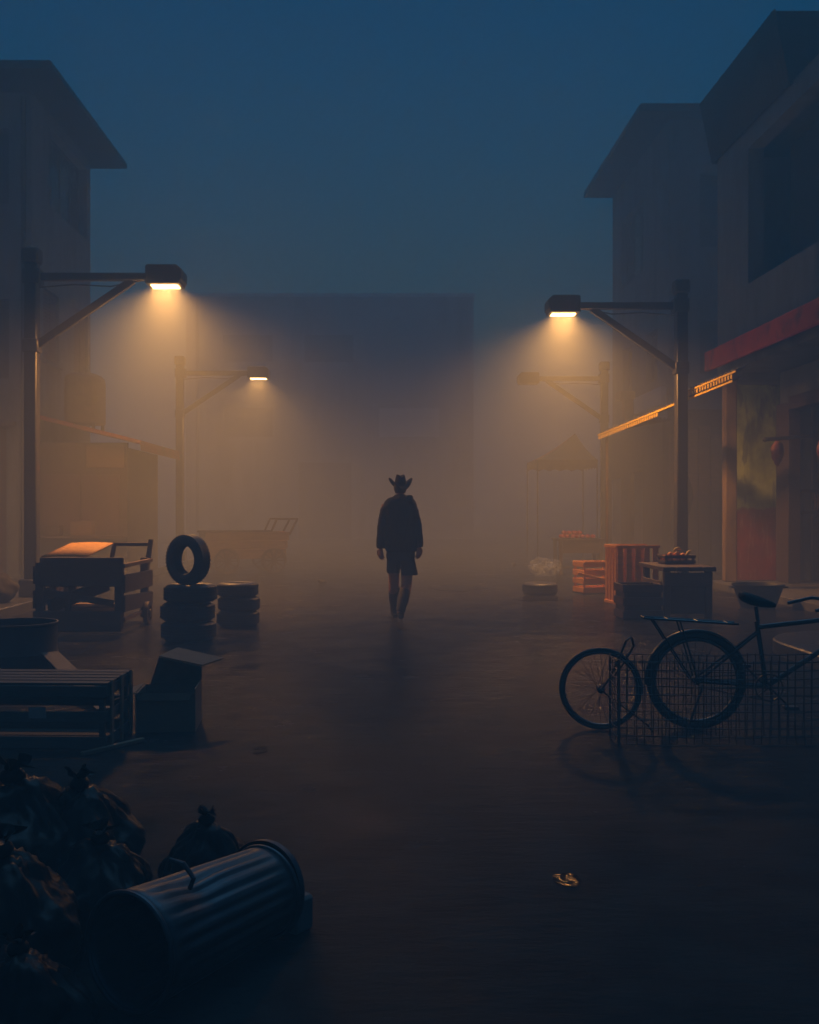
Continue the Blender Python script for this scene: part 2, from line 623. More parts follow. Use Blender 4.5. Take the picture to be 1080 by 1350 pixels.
pavement('pavement', 4.07, 30, 1.0, 11.6, 1.1, .14, -1)
pavement('pavement_left', -30, -5.2, 2.0, 40, .6, .15, 1)
pl = MB().box((6.3, 14.2, -.1), (13.9, 19.98, .13))
for cx_, cy_, rx_, ry_, sd_ in ((.745, 4.15, .06, .075, 1), (-.765, 6.4, .05, .09, 2), (1.41, 19.6, .42, .75, 5), (2.7, 17.3, .5, .5, 6)):
    pm = MB()
    n_ = 40
    vs_ = [(cx_, cy_, .004)]
    for k in range(n_):
        a = 2 * PI * k / n_
        q = 1 + .35 * noise.noise(Vector((math.cos(a) * 1.3, math.sin(a) * 1.3, sd_ * 3.1)))
        vs_.append((cx_ + rx_ * q * math.cos(a), cy_ + ry_ * q * math.sin(a), .004))
    pm.add(vs_, [(0, 1 + k, 1 + (k + 1) % n_) for k in range(n_)])
    struct('puddle', pm, M['water'], smooth=0)
struct('shop_step', pl, M['concrete'], bevel=.012)


def window(parent, face, a, b, z0, z1, name='window', depth=.16, bars=1, m_pane='glass', m_frame='frame'):
    """frame with a pane as its child set into an opening. face: ('x', X, sign) or ('y', Y)"""
    fr, pn = MB(), MB()
    t = .06
    if face[0] == 'x':
        X, s = face[1] - face[2] * depth, face[2]
        x0, x1 = sorted((X, X - s * .06))
        seg = lambda p0, p1, q0, q1, mb, xx0=x0, xx1=x1: mb.box((xx0, p0, q0), (xx1, p1, q1))
        xp = sorted((X - s * .025, X - s * .04))
        pane = lambda p0, p1, q0, q1: pn.box((xp[0], p0, q0), (xp[1], p1, q1))
    else:
        Y = face[1] + depth
        seg = lambda p0, p1, q0, q1, mb: mb.box((p0, Y, q0), (p1, Y + .06, q1))
        pane = lambda p0, p1, q0, q1: pn.box((p0, Y + .025, q0), (p1, Y + .04, q1))
    seg(a, b, z0, z0 + t, fr)
    seg(a, b, z1 - t, z1, fr)
    seg(a, a + t, z0 + t, z1 - t, fr)
    seg(b - t, b, z0 + t, z1 - t, fr)
    for k in range(bars):
        c = a + (b - a) * (k + 1) / (bars + 1)
        seg(c - .025, c + .025, z0 + t, z1 - t, fr)
    pane(a + t, b - t, z0 + t, z1 - t)
    f = fr.build(name, M[m_frame], parent)
    pn.build('pane', M[m_pane], f)
    return f


def corrugated(x0, x1, y0, y1, z0, z1, pitch=.13, amp=.022, t=.012, along='y'):
    """sheet whose ridges run along x (z0 at x0, z1 at x1), waves counted along y"""
    m = MB()
    n = int((y1 - y0) / pitch * 6)
    top, bot = [], []
    for i in range(n + 1):
        y = y0 + (y1 - y0) * i / n
        w = amp * math.sin(2 * PI * (y - y0) / pitch)
        top.append([Vector((x0, y, z0 + w + t)), Vector((x1, y, z1 + w + t))])
        bot.append([Vector((x0, y, z0 + w)), Vector((x1, y, z1 + w))])
    vs = [p for r in top for p in r] + [p for r in bot for p in r]
    o = 2 * (n + 1)
    fs = []
    for i in range(n):
        a = 2 * i
        fs += [(a, a + 2, a + 3, a + 1), (o + a + 1, o + a + 3, o + a + 2, o + a), (a, o + a, o + a + 2, a + 2), (a + 1, a + 3, o + a + 3, o + a + 1)]
    fs += [(0, 1, o + 1, o), (2 * n, o + 2 * n, o + 2 * n + 1, 2 * n + 1)]
    return m.add(vs, fs)


# ---- left: plastered house with a flat overhanging roof
hl = thing('plastered_house', 'grey plastered two storey house on the left with flat overhanging roof behind the near lamp', 'house', (-7, 20.4, 0))
wl = MB()
YN, YF, XW = 20.4, 24.5, -7.0
wl.wall((XW, YN, 0), (0, 1, 0), (0, 0, 1), YF - YN, 9.82, .28,
        [(1.1, 3.85, 7.87, 9.55), (.7, 1.72, 4.6, 6.1), (2.8, 3.9, 4.6, 6.1), (.6, 1.6, .15, 2.4)])
wl.wall((-14, YN, 0), (1, 0, 0), (0, 0, 1), 6.72, 9.82, .28, [(4.9, 6.55, 4.1, 5.7), (4.6, 6.5, .15, 3.1), (4.9, 6.55, 7.6, 9.1)])
wl.wall((XW - .28, YF, 0), (-1, 0, 0), (0, 0, 1), 6.72, 9.82, .28, [])
wl.box((-14.2, YN, 0), (-14, YF, 9.82))
wl.box((-14, YN + .28, 3.4), (-7.28, YF - .28, 3.55))
wl.box((-14, YN + .28, 6.6), (-7.28, YF - .28, 6.75))
wl.build('wall', M['plaster'], hl)
rf = MB().box((-15, 19.3, 9.82), (-6.24, 25.0, 9.95))
rf.box((-15, 19.34, 9.95), (-6.28, 24.96, 10.0))
rf.build('roof', M['soffit'], hl, bevel=.01)
window(hl, ('x', XW, 1), YN + 1.1, YN + 3.85, 7.87, 9.55, depth=.2, bars=3)
for a, b in ((.7, 1.72), (2.8, 3.9)):
    c = (a + b) / 2
    for k in range(2):
        s_ = MB()
        y0, y1 = YN + (a, c)[k] + .01, YN + (c, b)[k] - .01
        s_.box((XW - .12, y0, 4.61), (XW - .07, y1, 6.09))
        for q in range(18):
            z = 4.7 + q * .076
            s_.box((XW - .07, y0 + .07, z), (XW - .05, y1 - .07, z + .045))
        s_.build('shutter', M['shutter'], hl)
    MB().box((XW - .05, YN + a - .08, 4.52), (XW + .09, YN + b + .08, 4.597)).build('window_sill', M['concrete'], hl, bevel=.008)
window(hl, ('y', YN), -9.1, -7.45, 4.1, 5.7, bars=2)
window(hl, ('y', YN), -9.1, -7.45, 7.6, 9.1, bars=2)
dr = MB().box((-9.4, YN + .1, .15), (-7.5, YN + .16, 3.1))
for k in range(3):
    dr.box((-9.3 + k * .6, YN + .075, .4), (-8.85 + k * .6, YN + .1, 2.9))
dr.build('door', M['shutter'], hl, bevel=.008)
MB().box((-9.8, YN - .55, 3.16), (-7.3, YN - .003, 3.26)).build('door_canopy', M['concrete'], hl, bevel=.01)
dp = MB().tube([(-7.14, YN - .06, 9.7), (-7.14, YN - .06, .15)], .05, 10)
for z in (1.5, 3.9, 6.4, 8.8):
    dp.tube([(-7.14, YN - .06, z), (-7.14, YN - .06, z + .06)], .065, 10)
dp.build('drainpipe', M['pole'], hl)

# ---- left: kiosk leaning on the house
kk = thing('street_kiosk', 'brown lean-to kiosk with sloping red roof below the left house', 'kiosk', (-6.1, 20.6, .15))
kw = MB()
kw.wall((-6.98, 20.62, .15), (1, 0, 0), (0, 0, 1), 1.83, 2.7, .1, [])
kw.wall((-5.15, 20.62 + .1, .15), (0, 1, 0), (0, 0, 1), 2.7, 2.6, .1, [])
kw.box((-6.98, 23.32, .15), (-5.25, 23.42, 2.7))
kw.box((-6.98, 20.74, .95), (-5.27, 23.3, 1.0))
kw.build('wall', M['kiosk_wall'], kk)
for a in (-6.86, -6.06):
    MB().box((a, 20.585, 1.05), (a + .76, 20.617, 2.2)).build('shutter', M['shutter'], kk, bevel=.006)
ra = MB()
ra.add([(-6.98, 20.05, 3.34), (-4.75, 20.05, 2.8), (-4.75, 23.9, 2.8), (-6.98, 23.9, 3.34), (-6.98, 20.05, 3.42), (-4.75, 20.05, 2.86), (-4.75, 23.9, 2.86), (-6.98, 23.9, 3.42)],
       [(0, 3, 2, 1), (4, 5, 6, 7), (0, 1, 5, 4), (1, 2, 6, 5), (2, 3, 7, 6), (3, 0, 4, 7)])
ra.add([(-4.76, 20.05, 2.86), (-4.74, 20.05, 2.66), (-4.74, 23.9, 2.66), (-4.76, 23.9, 2.86)], [(0, 1, 2, 3), (3, 2, 1, 0)])
ra.build('roof', M['red_awning'], kk, smooth=0)
MB().box((-5.97, 20.57, 2.34), (-5.2, 20.617, 2.8)).build('signboard', M['cardboard'], kk, bevel=.006)
for z in (1.3, 1.66):
    MB().box((-6.8, 22.9, z), (-5.3, 23.28, z + .03)).build('shelf', M['wood_dark'], kk)
MB().box((-7.0, 20.25, .93), (-5.1, 20.617, .99)).build('counter', M['wood_dark'], kk, bevel=.006)

tk = thing('water_tank', 'rusty rounded water tank standing on the red kiosk roof', 'water tank', (-6.25, 21.5, 3.3))
tb = MB().loft([ring(-6.25, 21.5, z, .36 * q, .5 * q, 32, 4) for z, q in ((3.3, .97), (3.33, 1), (4.15, 1), (4.26, .95), (4.32, .8))])
tb.build('tank_body', M['tank'], tk, smooth=50)
MB().lathe([(0, 4.38), (.14, 4.37), (.16, 4.32)], 20, Matrix.Translation((-6.25, 21.5, 0))).build('lid', M['tank'], tk)
for x in (-6.52, -5.98):
    for y in (21.15, 21.85):
        MB().box((x - .03, y - .03, 3.42 - (x + 6.98) * .251), (x + .03, y + .03, 3.31)).build('leg', M['pole'], tk, smooth=0)

for nm, x, z, dx, lb in (('cardboard_box', -6.2, .99, .42, 'brown cardboard box at the street end of the kiosk counter'), ('wooden_box', -6.72, .99, .3, 'low wooden box on the kiosk counter by the house wall')):
    t = thing(nm, lb, 'box', (x, 20.42, z))
    b = MB().box((x, 20.29, z), (x + dx, 20.57, z + .24 * dx / .36))
    b.build('body', M['soggy_card'] if nm[0] == 'c' else M['wood_dark'], t, bevel=.006)
    MB().box((x - .01, 20.285, z + .24 * dx / .36 + .002), (x + dx * .5, 20.575, z + .24 * dx / .36 + .012)).build('lid', M['soggy_card'] if nm[0] == 'c' else M['wood_dark'], t)

# ---- right, near: butcher's shop with an overhanging upper floor
hb = thing('butcher_shop', 'dark two storey butcher shop on the right with corrugated roof and red canopy', 'shop', (6.6, 20.2, .13))
wb = MB()
X, Y0, Y1, ZT = 6.6, 14.6, 20.2, 8.36
wb.wall((X, Y1, 4.13), (0, -1, 0), (0, 0, 1), Y1 - Y0, ZT - 4.13, .28, [(1.7, 5.1, 1.45, 3.9)])
wb.wall((X + .28, Y0, 4.13), (1, 0, 0), (0, 0, 1), 7, ZT - 4.13, .28, [])
wb.wall((X + 7.28, Y1, 4.13), (-1, 0, 0), (0, 0, 1), 7, ZT - 4.13, .28, [])
wb.box((X + 7, Y0 + .28, .13), (X + 7.28, Y1 - .28, ZT))
wb.box((X + .28, Y0 + .28, 4.13), (X + 7, Y1 - .28, 4.28))
wb.wall((7.6, 19.6, .13), (0, -1, 0), (0, 0, 1), 5.0, 3.99, .15, [(.0, 4.4, -.0, 3.35)])
wb.box((6.88, 19.62, 4.0), (14, 20.6, 4.129))
wb.wall((7.75, 14.6, .13), (1, 0, 0), (0, 0, 1), 5.8, 3.99, .2, [])
wb.wall((7.1, 20.62, .0), (1, 0, 0), (0, 0, 1), 6.5, 4.13, .2, [])
wb.build('wall', M['plaster'], hb)
MB().box((6.34, 16.53, 9.44), (14, 20.33, 9.56)).build('roof', M['soffit'], hb, bevel=.01)
# corrugated skirt leaning out under the roof edge
sk = MB()
n_ = 168
rows = []
for i in range(n_ + 1):
    y = 16.5 + 3.85 * i / n_
    w_ = .024 * math.sin(2 * PI * i / 6)
    rows.append((Vector((6.55 + w_, y, 8.37)), Vector((6.30 + w_, y, 9.57 + .018 * math.sin(2 * PI * i / 6)))))
sk.add([p for r in rows for p in r], [(2 * i, 2 * i + 1, 2 * i + 3, 2 * i + 2) for i in range(n_)])
sk.build('roof_skirt', M['soffit'], hb, smooth=60).modifiers.new('thick', 'SOLIDIFY').thickness = .012
for y in (16.53, 20.27):
    MB().add([(6.56, y, 8.361), (13.8, y, 8.361), (13.8, y, 9.44), (6.34, y, 9.44), (6.56, y + .06, 8.361), (13.8, y + .06, 8.361), (13.8, y + .06, 9.44), (6.34, y + .06, 9.44)],
             [(0, 1, 2, 3), (7, 6, 5, 4), (0, 4, 5, 1), (1, 5, 6, 2), (2, 6, 7, 3), (3, 7, 4, 0)]).build('gable', M['soffit'], hb, smooth=0)
MB().box((6.62, 14.5, 8.362), (13.8, 20.2, 8.43)).build('attic_slab', M['concrete'], hb)
MB().box((7.4, 15.2, 5.4), (7.46, 18.6, 8.1)).build('dark_backing', M['dark_void'], hb)  # dark panel: the shade inside the opening is put into its colour
cn = MB().box((6.2, 14.2, 4.16), (6.28, 19.75, 4.53))
cn.build('canopy_fascia', M['red'], hb, bevel=.012)
MB().box((6.283, 14.25, 4.3), (6.597, 19.72, 4.42)).box((6.597, 14.25, 4.14), (7.9, 14.58, 4.3)).build('canopy_slab', M['concrete'], hb)
MB().box((6.5, 19.42, .13), (6.72, 19.64, 4.13)).build('pillar', M['plaster_brown'], hb, bevel=.02)
pw = MB().wall((6.9, 20.5, .0), (1, 0, 0), (0, 0, 1), 1.35, 4.12, .1, [])
pw.build('painted_wall', M['painted'], hb, smooth=0)
df = MB().box((7.53, 19.02, .13), (7.76, 19.62, 3.5))
df.box((7.53, 14.9, 3.36), (7.76, 19.02, 3.6))
df.box((7.55, 14.9, .13), (7.74, 15.1, 3.36))
df.build('door_frame', M['wood_dark'], hb, bevel=.012)
MB().box((8.25, 19.66, .0), (13.3, 19.74, 3.99)).build('back_wall', M['plaster_brown'], hb)
cb = MB()
cb.box((8.28, 18.2, .14), (8.34, 19.5, 3.2)).box((8.34, 19.46, .14), (9.6, 19.5, 3.2)).box((9.6, 18.2, .14), (9.66, 19.5, 3.2))
for z in (.9, 1.4, 1.9, 2.5, 3.16):
    cb.box((8.34, 18.2, z), (9.6, 19.46, z + .04))
cb.build('cabinet', M['wood_dark'], hb)
for z in (1.42, 1.83):
    q = MB().box((7.86, 19.2, z), (8.27, 19.54, z + .05))
    q.bar((8.2, 19.25, z), (8.2, 19.54, z - .18), .03)
    q.build('shelf', M['wood_dark'], hb)
rr = MB().tube([(6.98, 18.7, 2.78), (7.5, 18.55, 2.82), (8.6, 18.3, 2.9)], .035, 10)
rr.ball((6.98, 18.7, 2.78), .045)
rr.build('meat_rail', M['pole'], hb)


def meat(loc, s, seed, lbl, loc_hook):
    t = thing('hanging_meat', lbl, 'meat', loc, 0, 'meat hanging in the butcher shop')
    rnd = random.Random(seed)
    rings = []
    for k in range(12):
        u = k / 11
        r = (.02 + .13 * math.sin(PI * min(1, u * 1.02)) ** .7 * (1 - .45 * u)) * s
        rings.append([p for p in ring(rnd.uniform(-.012, .012), rnd.uniform(-.012, .012), -(.06 + .44 * u) * s, r * 1.0, r * .7, 14, 2, .3)])
    MB().loft(rings).build('cut', M['meat'], t, smooth=60, local=True)
    hk = [(0, 0, .0)]
    hk = [(.03 * math.cos(a), 0, .02 + .03 * math.sin(a)) for a in (PI * 1.1, PI * .8, PI * .5, PI * .2, 0)] + [(.028, 0, -.03), (0, 0, -.1 * s)]
    MB().tube(hk, .006, 6).build('hook', M['steel'], t, local=True)
    return t


meat((7.18, 18.64, 2.82), 1.05, 1, 'red cut of meat on the rail in front of the green wall', 0)
meat((7.95, 18.45, 2.88), 1.2, 2, 'large cut of meat on the rail inside the doorway', 0)
for k in range(3):
    t = thing('hanging_sausage', 'long orange sausage hanging between the two shop shelves', 'sausage', (8.13 + k * .055, 19.3, 1.83), 0, 'sausages hanging by the shelves')
    MB().tube([(0, 0, 0), (.0, 0, -.03), (.012, 0, -.1), (.014, 0, -.24), (.0, 0, -.33), (-.008, 0, -.36)], [.004, .012, .021, .022, .014, .004], 10).build('link', M['orange'], t, local=True)

# ---- right, far: tall house
ha = thing('corner_house', 'tall dark blue-grey house behind the right lamp with flat overhanging roof', 'house', (7.4, 26.5, 0))
wa = MB()
wa.wall((7.4, 33, 0), (0, -1, 0), (0, 0, 1), 6.5, 11.6, .3, [(1.2, 3.9, 8.3, 10.4), (1.4, 2.6, 5.0, 6.4), (4.2, 5.4, 5.0, 6.4)])
wa.wall((7.7, 26.5, 0), (1, 0, 0), (0, 0, 1), 7, 11.6, .3, [(.5, 2.2, 8.3, 10.2), (.5, 2.0, 5.0, 6.4)])
wa.wall((14.7, 33, 0), (-1, 0, 0), (0, 0, 1), 7, 11.6, .3, [])
wa.box((14.7, 26.5, 0), (15, 33, 11.6))
for z in (3.9, 7.4):
    wa.box((7.7, 26.8, z), (14.7, 32.7, z + .15))
wa.build('wall', M['plaster_dim'], ha)
MB().box((6.5, 25.96, 11.6), (15.5, 33.2, 11.78)).box((6.54, 26.0, 11.78), (15.5, 33.16, 11.83)).build('roof', M['soffit'], ha, bevel=.01)
window(ha, ('x', 7.4, -1), 33 - 3.9, 33 - 1.2, 8.3, 10.4, bars=2)
window(ha, ('x', 7.4, -1), 33 - 2.6, 33 - 1.4, 5.0, 6.4, bars=1)
window(ha, ('x', 7.4, -1), 33 - 5.4, 33 - 4.2, 5.0, 6.4, bars=1)
window(ha, ('y', 26.5), 8.2, 9.9, 8.3, 10.2, bars=1)
window(ha, ('y', 26.5), 8.2, 9.7, 5.0, 6.4, bars=1)
MB().box((7.25, 26.7, 4.25), (7.397, 29.6, 4.72)).build('signboard', M['pale_panel'], ha, bevel=.01)
MB().box((7.12, 30.2, 3.7), (7.38, 30.5, 4.75)).box((6.95, 30.0, 4.75), (7.39, 30.7, 4.98)).build('chimney', M['plaster_brown'], ha, bevel=.01)

# ---- right: lean-to shop with a yellow edged corrugated awning
hs = thing('lean_to_shop', 'brown boarded lean-to shop between the two right houses behind the lamp post', 'shop', (6.7, 24.5, 0))
ws = MB()
ws.wall((6.7, 31, 0), (0, -1, 0), (0, 0, 1), 6.5, 3.7, .12, [(.5, 2.2, .5, 2.4), (3.2, 4.6, .02, 2.5)])
ws.wall((6.82, 24.5, 0), (1, 0, 0), (0, 0, 1), 3.6, 3.9, .12, [])
ws.build('wall', M['kiosk_wall'], hs)
for k, (a, w_) in enumerate(((6.86, .3), (7.18, .33), (7.53, .28), (7.83, .34), (8.2, .3))):
    MB().box((a, 24.44 + .006 * (k % 2), .03), (a + w_, 24.497, 3.3 + .1 * (k % 3))).build('board', M['wood'], hs, bevel=.006)
E0, E1 = Vector((5.8, 16.9, 3.66)), Vector((4.46, 21.1, 3.07))
ha_ = thing('stall_awning', 'corrugated awning with glowing yellow toothed edge behind the nearest right lamp post', 'awning', (5.4, 18.9, 0))


def edge(p, d=0):
    return E0.lerp(E1, p) + Vector((0, 0, d))


def awning(p0, p1, lift, tooth0, tooth1, name, back):
    """corrugated sheet hung along the street edge with a painted edge strip and hanging teeth"""
    m = MB()
    n = 6 * int((p1 - p0) * 4.4 / .13)
    rows = []
    for i in range(n + 1):
        u = p0 + (p1 - p0) * i / n
        w_ = .02 * math.sin(2 * PI * i / 6)
        a = edge(u, lift + w_)
        bx_ = a.x + .14 + back * min(1, max(.0, (u - .72) / .28)) + .12 * min(1, max(0, (u - .25) / .2))
        b = Vector((bx_, a.y + (bx_ - a.x) * .3, a.z + (bx_ - a.x) * .2))
        rows.append((a, b))
    vs = [q for r in rows for q in r] + [q + Vector((0, 0, .012)) for r in rows for q in r]
    o = 2 * (n + 1)
    fs = []
    for i in range(n):
        a = 2 * i
        fs += [(a, a + 1, a + 3, a + 2), (o + a, o + a + 2, o + a + 3, o + a + 1), (a, a + 2, o + a + 2, o + a), (a + 1, o + a + 1, o + a + 3, a + 3)]
    m.add(vs, fs)
    sh_ = m.build(name, M['sheet'], ha_, smooth=60)
    st = MB()
    a, b = edge(p0, lift - .035), edge(p1, lift - .035)
    st.bar(a + Vector((-.03, 0, 0)), b + Vector((-.03, 0, 0)), .018, .032)
    k0, k1 = int(p0 * 56), int(p1 * 56)
    for k in range(k0, k1):
        u = k / 56 + .004
        if tooth0 <= u <= tooth1 and p0 <= u <= p1:
            q = edge(u, lift - .058) + Vector((-.03, 0, 0))
            q2 = edge(u + .0095, lift - .058) + Vector((-.03, 0, 0))
            st.add([q, q2, q2 + Vector((0, -.005, -.07)), q + Vector((0, .005, -.07)), q + Vector((.01, 0, 0)), q2 + Vector((.01, 0, 0)), q2 + Vector((.01, -.005, -.07)), q + Vector((.01, .005, -.07))],
                   [(0, 1, 2, 3), (7, 6, 5, 4), (0, 3, 7, 4), (1, 5, 6, 2), (3, 2, 6, 7)])
    st.build('edge_strip', M['yellow'], sh_, smooth=0)
    return sh_


awning(0.0, 1.0, 0, .5, 1.0, 'awning', 1.5)
awning(-.02, .33, .14, 0, .33, 'upper_awning', 0)
for u in (.345, .97):
    q = edge(u, -.01)
    MB().bar((q.x + .1, q.y + .05, 0), (q.x + .1, q.y + .05, q.z), .05).build('post', M['wood_dark'], ha_, bevel=.006)

# torn tarp hanging from the awning behind the lamp post
tp = MB()
nU, nV = 14, 16
A, B, C_ = Vector((6.32, 22.2, 2.75)), Vector((6.86, 22.6, 2.0)), Vector((6.3, 22.2, .35))
vs, fs = [], []
for i in range(nU + 1):
    for j in range(nV + 1):
        u, v = i / nU, j / nV
        L_ = A.lerp(C_, v)
        wd = (math.sin(PI * (.12 + .8 * v)) ** 1.2) * .52 * (1 if v < .35 else (1 - (v - .35) / .65 * .85))
        p = L_ + Vector((wd * u, .25 * u + .04 * math.sin(u * 9 + v * 3), -.05 * u))
        vs.append(p)
for i in range(nU):
    for j in range(nV):
        a = i * (nV + 1) + j
        fs.append((a, a + nV + 1, a + nV + 2, a + 1))
tp.add(vs, fs)
t = thing('torn_tarp', 'dark torn tarp hanging beside the right lamp post under the yellow edged awning', 'tarp', (6.35, 22.2, .35))
o = tp.build('cloth', M['tarp'], t, smooth=80)
sm = o.modifiers.new('thick', 'SOLIDIFY')
sm.thickness = .008
MB().tube([(6.32, 22.2, 2.72), (6.4, 22.2, 3.2), (6.4, 22.2, 3.66)], .008, 6).build('rope', M['wood_grey'], t)

# ---- far end of the street
hf = thing('warehouse', 'long flat roofed warehouse closing the far end of the street in the fog', 'warehouse', (-2.7, 52, 0))
wf = MB()
wf.wall((-10, 52, 0), (1, 0, 0), (0, 0, 1), 14.6, 12.3, .3, [(9.8, 12.85, 5.2, 6.65), (1.9, 4.4, 5.2, 6.7), (5.7, 8.4, .02, 3.9), (1.9, 4.4, 9.0, 10.4), (6, 8.5, 9.0, 10.4)])
wf.wall((4.6, 52.3, 0), (0, 1, 0), (0, 0, 1), 9, 12.3, .3)
wf.wall((-10, 61.3, 0), (0, -1, 0), (0, 0, 1), 9, 12.3, .3)
wf.box((-10, 61.3, 0), (4.6, 61.6, 12.3)).box((-9.7, 52.3, 11.7), (4.3, 61.3, 11.9))
wf.build('wall', M['far_wall'], hf)
MB().box((-10.1, 51.9, 12.3), (4.7, 52.35, 12.48)).build('parapet_cap', M['pale_panel'], hf, bevel=.01)
window(hf, ('y', 52), -.2, 2.85, 5.2, 6.65, bars=3, depth=.02, m_pane='pale_panel', m_frame='pale_panel')
window(hf, ('y', 52), -8.1, -5.6, 5.2, 6.7, bars=2)
window(hf, ('y', 52), -8.1, -5.6, 9.0, 10.4, bars=2)
window(hf, ('y', 52), -4.0, -1.5, 9.0, 10.4, bars=2)
MB().tube([(-9.4, 51.9, 12.2), (-9.4, 51.9, .1)], .09, 10).build('drainpipe', M['pole'], hf)
MB().box((-4.3, 52.12, .02), (-1.6, 52.2, 3.9)).build('door', M['shutter'], hf)

# ---- far right: market tent
tt = thing('market_tent', 'pale canvas market tent with a red side coloured warm-lit on the far right', 'tent', (5.1, 29.2, 0))
x0, x1, y0, y1, ze, za = 4.26, 5.9, 28.2, 30.2, 2.88, 3.58
apx = Vector(((x0 + x1) / 2 + .4, (y0 + y1) / 2, za + .1))
cs = [Vector((x0, y0, ze)), Vector((x1, y0, ze)), Vector((x1, y1, ze)), Vector((x0, y1, ze))]


def sagged(a, b, c, n=8):
    m = MB()
    vs, fs, idx = [], [], {}
    for i in range(n + 1):
        for j in range(n + 1 - i):
            u, v = i / n, j / n
            p = a * (1 - u - v) + b * u + c * v
            p.z -= .28 * (1 - u - v + u) * v * (1 if v < 1 else 0) * 1.0
            idx[i, j] = len(vs)
            vs.append(p)
    for i in range(n):
        for j in range(n - i):
            fs.append((idx[i, j], idx[i + 1, j], idx[i, j + 1]))
            if i + j < n - 1:
                fs.append((idx[i + 1, j], idx[i + 1, j + 1], idx[i, j + 1]))
    return m.add(vs, fs)


ct = MB()
for a, b in ((0, 1), (1, 2), (2, 3)):
    q = sagged(cs[a].copy(), cs[b].copy(), apx.copy())
    ct.add(q.v, q.f)
ct.build('canopy', M['tent'], tt, smooth=40)
sagged(cs[3].copy(), cs[0].copy(), apx.copy()).build('red_panel', M['tent_red'], tt, smooth=40)
vl = MB()
for i in range(4):
    a, b = cs[i], cs[(i + 1) % 4]
    out_ = (b - a).cross(Vector((0, 0, 1))).normalized() * .012
    n = 24
    pts = []
    for k in range(n + 1):
        u = k / n
        pts.append((a.lerp(b, u) + out_, a.lerp(b, u) + out_ + Vector((0, 0, -.26 + .07 * abs(math.sin(u * PI * 5))))))
    vs = [p for r in pts for p in r]
    vl.add(vs, [(2 * k, 2 * k + 2, 2 * k + 3, 2 * k + 1) for k in range(n)])
vl.build('valance', M['tent'], tt, smooth=0)
for c in cs:
    MB().tube([(c.x, c.y, 0), (c.x, c.y, ze)], .018, 10).build('pole', M['pole'], tt)

# ------------------------------------------------------------------ street lamps


def street_lamp(label):
    t = thing('street_lamp', label, 'street lamp', (0, 0, 0), 0, 'street lamps with glowing heads')
    p = MB().box((-.105, -.105, 0), (.105, .105, 5.62))
    p.box((-.17, -.17, 0), (.17, .17, .3))
    p.build('pole', M['pole'], t, bevel=.018, local=True)
    MB().box((-.14, -.14, 5.62), (.14, .14, 5.88)).build('cap', M['pole'], t, bevel=.03, local=True)
    MB().box((.105, -.055, 5.33), (2.0, .055, 5.46)).build('arm', M['pole'], t, bevel=.012, local=True)
    MB().bar((.09, 0, 4.25), (1.68, 0, 5.34), .08, .13).build('brace', M['pole'], t, bevel=.01, local=True)
    h = MB()
    prof = [(1.93, 5.24), (1.93, 5.53), (1.96, 5.56), (2.44, 5.56), (2.53, 5.48), (2.53, 5.31), (2.5, 5.29), (2.5, 5.24)]
    n = len(prof)
    h.add([(x, -.24, z) for x, z in prof] + [(x, .24, z) for x, z in prof],
          [tuple(range(n)), tuple(range(2 * n - 1, n - 1, -1))] + [(i, i + n, (i + 1) % n + n, (i + 1) % n) for i in range(n)])
    bk_ = MB().box((-.125, -.125, 5.27), (.16, .125, 5.52))
    for sy in (-.126, .126):
        for z in (5.33, 5.46):
            bk_.tube([(.02, sy, z), (.02, sy * 1.14, z)], .016, 6)
    bk_.build('bracket', M['pole'], t, bevel=.01, local=True)
    MB().box((-.122, -.122, 4.12), (.13, .122, 4.34)).build('bracket', M['pole'], t, bevel=.01, local=True)
    MB().tube([(.12, 0, 5.22), (.7, .0, 5.27), (1.3, .02, 5.24), (1.95, 0, 5.36)], .012, 6).build('cable', M['rubber'], t, local=True)
    hd = h.build('lamp_head', M['pole'], t, bevel=.012, local=True, merge=True)
    ln = MB().box((2.0, -.13, 5.224), (2.44, .13, 5.237)).build('lens', M['lens'], hd, local=True)
    ld = bpy.data.lights.new('lamp_glow', 'AREA')
    ld.shape = 'RECTANGLE'
    ld.size, ld.size_y = .43, .25
    ld.energy = LAMP_W
    ld.color = LAMP_COL
    ld.spread = R(SPREAD)
    lo = bpy.data.objects.new('lamp_glow', ld)
    COL.objects.link(lo)
    lo.parent = hd
    lo.location = (2.22, 0, 5.22)
    return t


l0 = street_lamp('nearest left street lamp on a square post beside the plastered house')
lamps = [(l0, (-5.45, 15.9, .15), 0, None),
         (None, (5.24, 18.0, .0), PI, 'nearest right street lamp standing in front of the yellow edged awning'),
         (None, (-5.37, 27.1, .15), 0, 'far left street lamp half lost in the fog beyond the tyres'),
         (None, (6.05, 28.0, 0), PI, 'unlit far right street lamp faint behind the glow beside the tall house')]
for o, loc, rz, lb in lamps:
    if o is None:
        o = copy_tree(l0)
        o['label'] = lb
    if lb and lb.startswith('unlit'):
        for hd_ in [c for c in o.children if c.name.startswith('lamp_head')]:
            for c in list(hd_.children):
                if c.type == 'LIGHT':
                    bpy.data.objects.remove(c)
                else:
                    c.data = c.data.copy()
                    c.data.materials[0] = M['dead_lens']
    if lb and lb.startswith('far left'):                     # dimmed, so that its weak glow leaves the fog greyer
        for hd_ in [c for c in o.children if c.name.startswith('lamp_head')]:
            for c in hd_.children:
                if c.type == 'LIGHT':
                    c.data = c.data.copy()
                    c.data.energy = LAMP_W * .4
    o.location = loc
    o.rotation_euler = (0, 0, rz)
    o.scale = (.935, .935, .92 if loc[2] else .942)

# ------------------------------------------------------------------ tyres


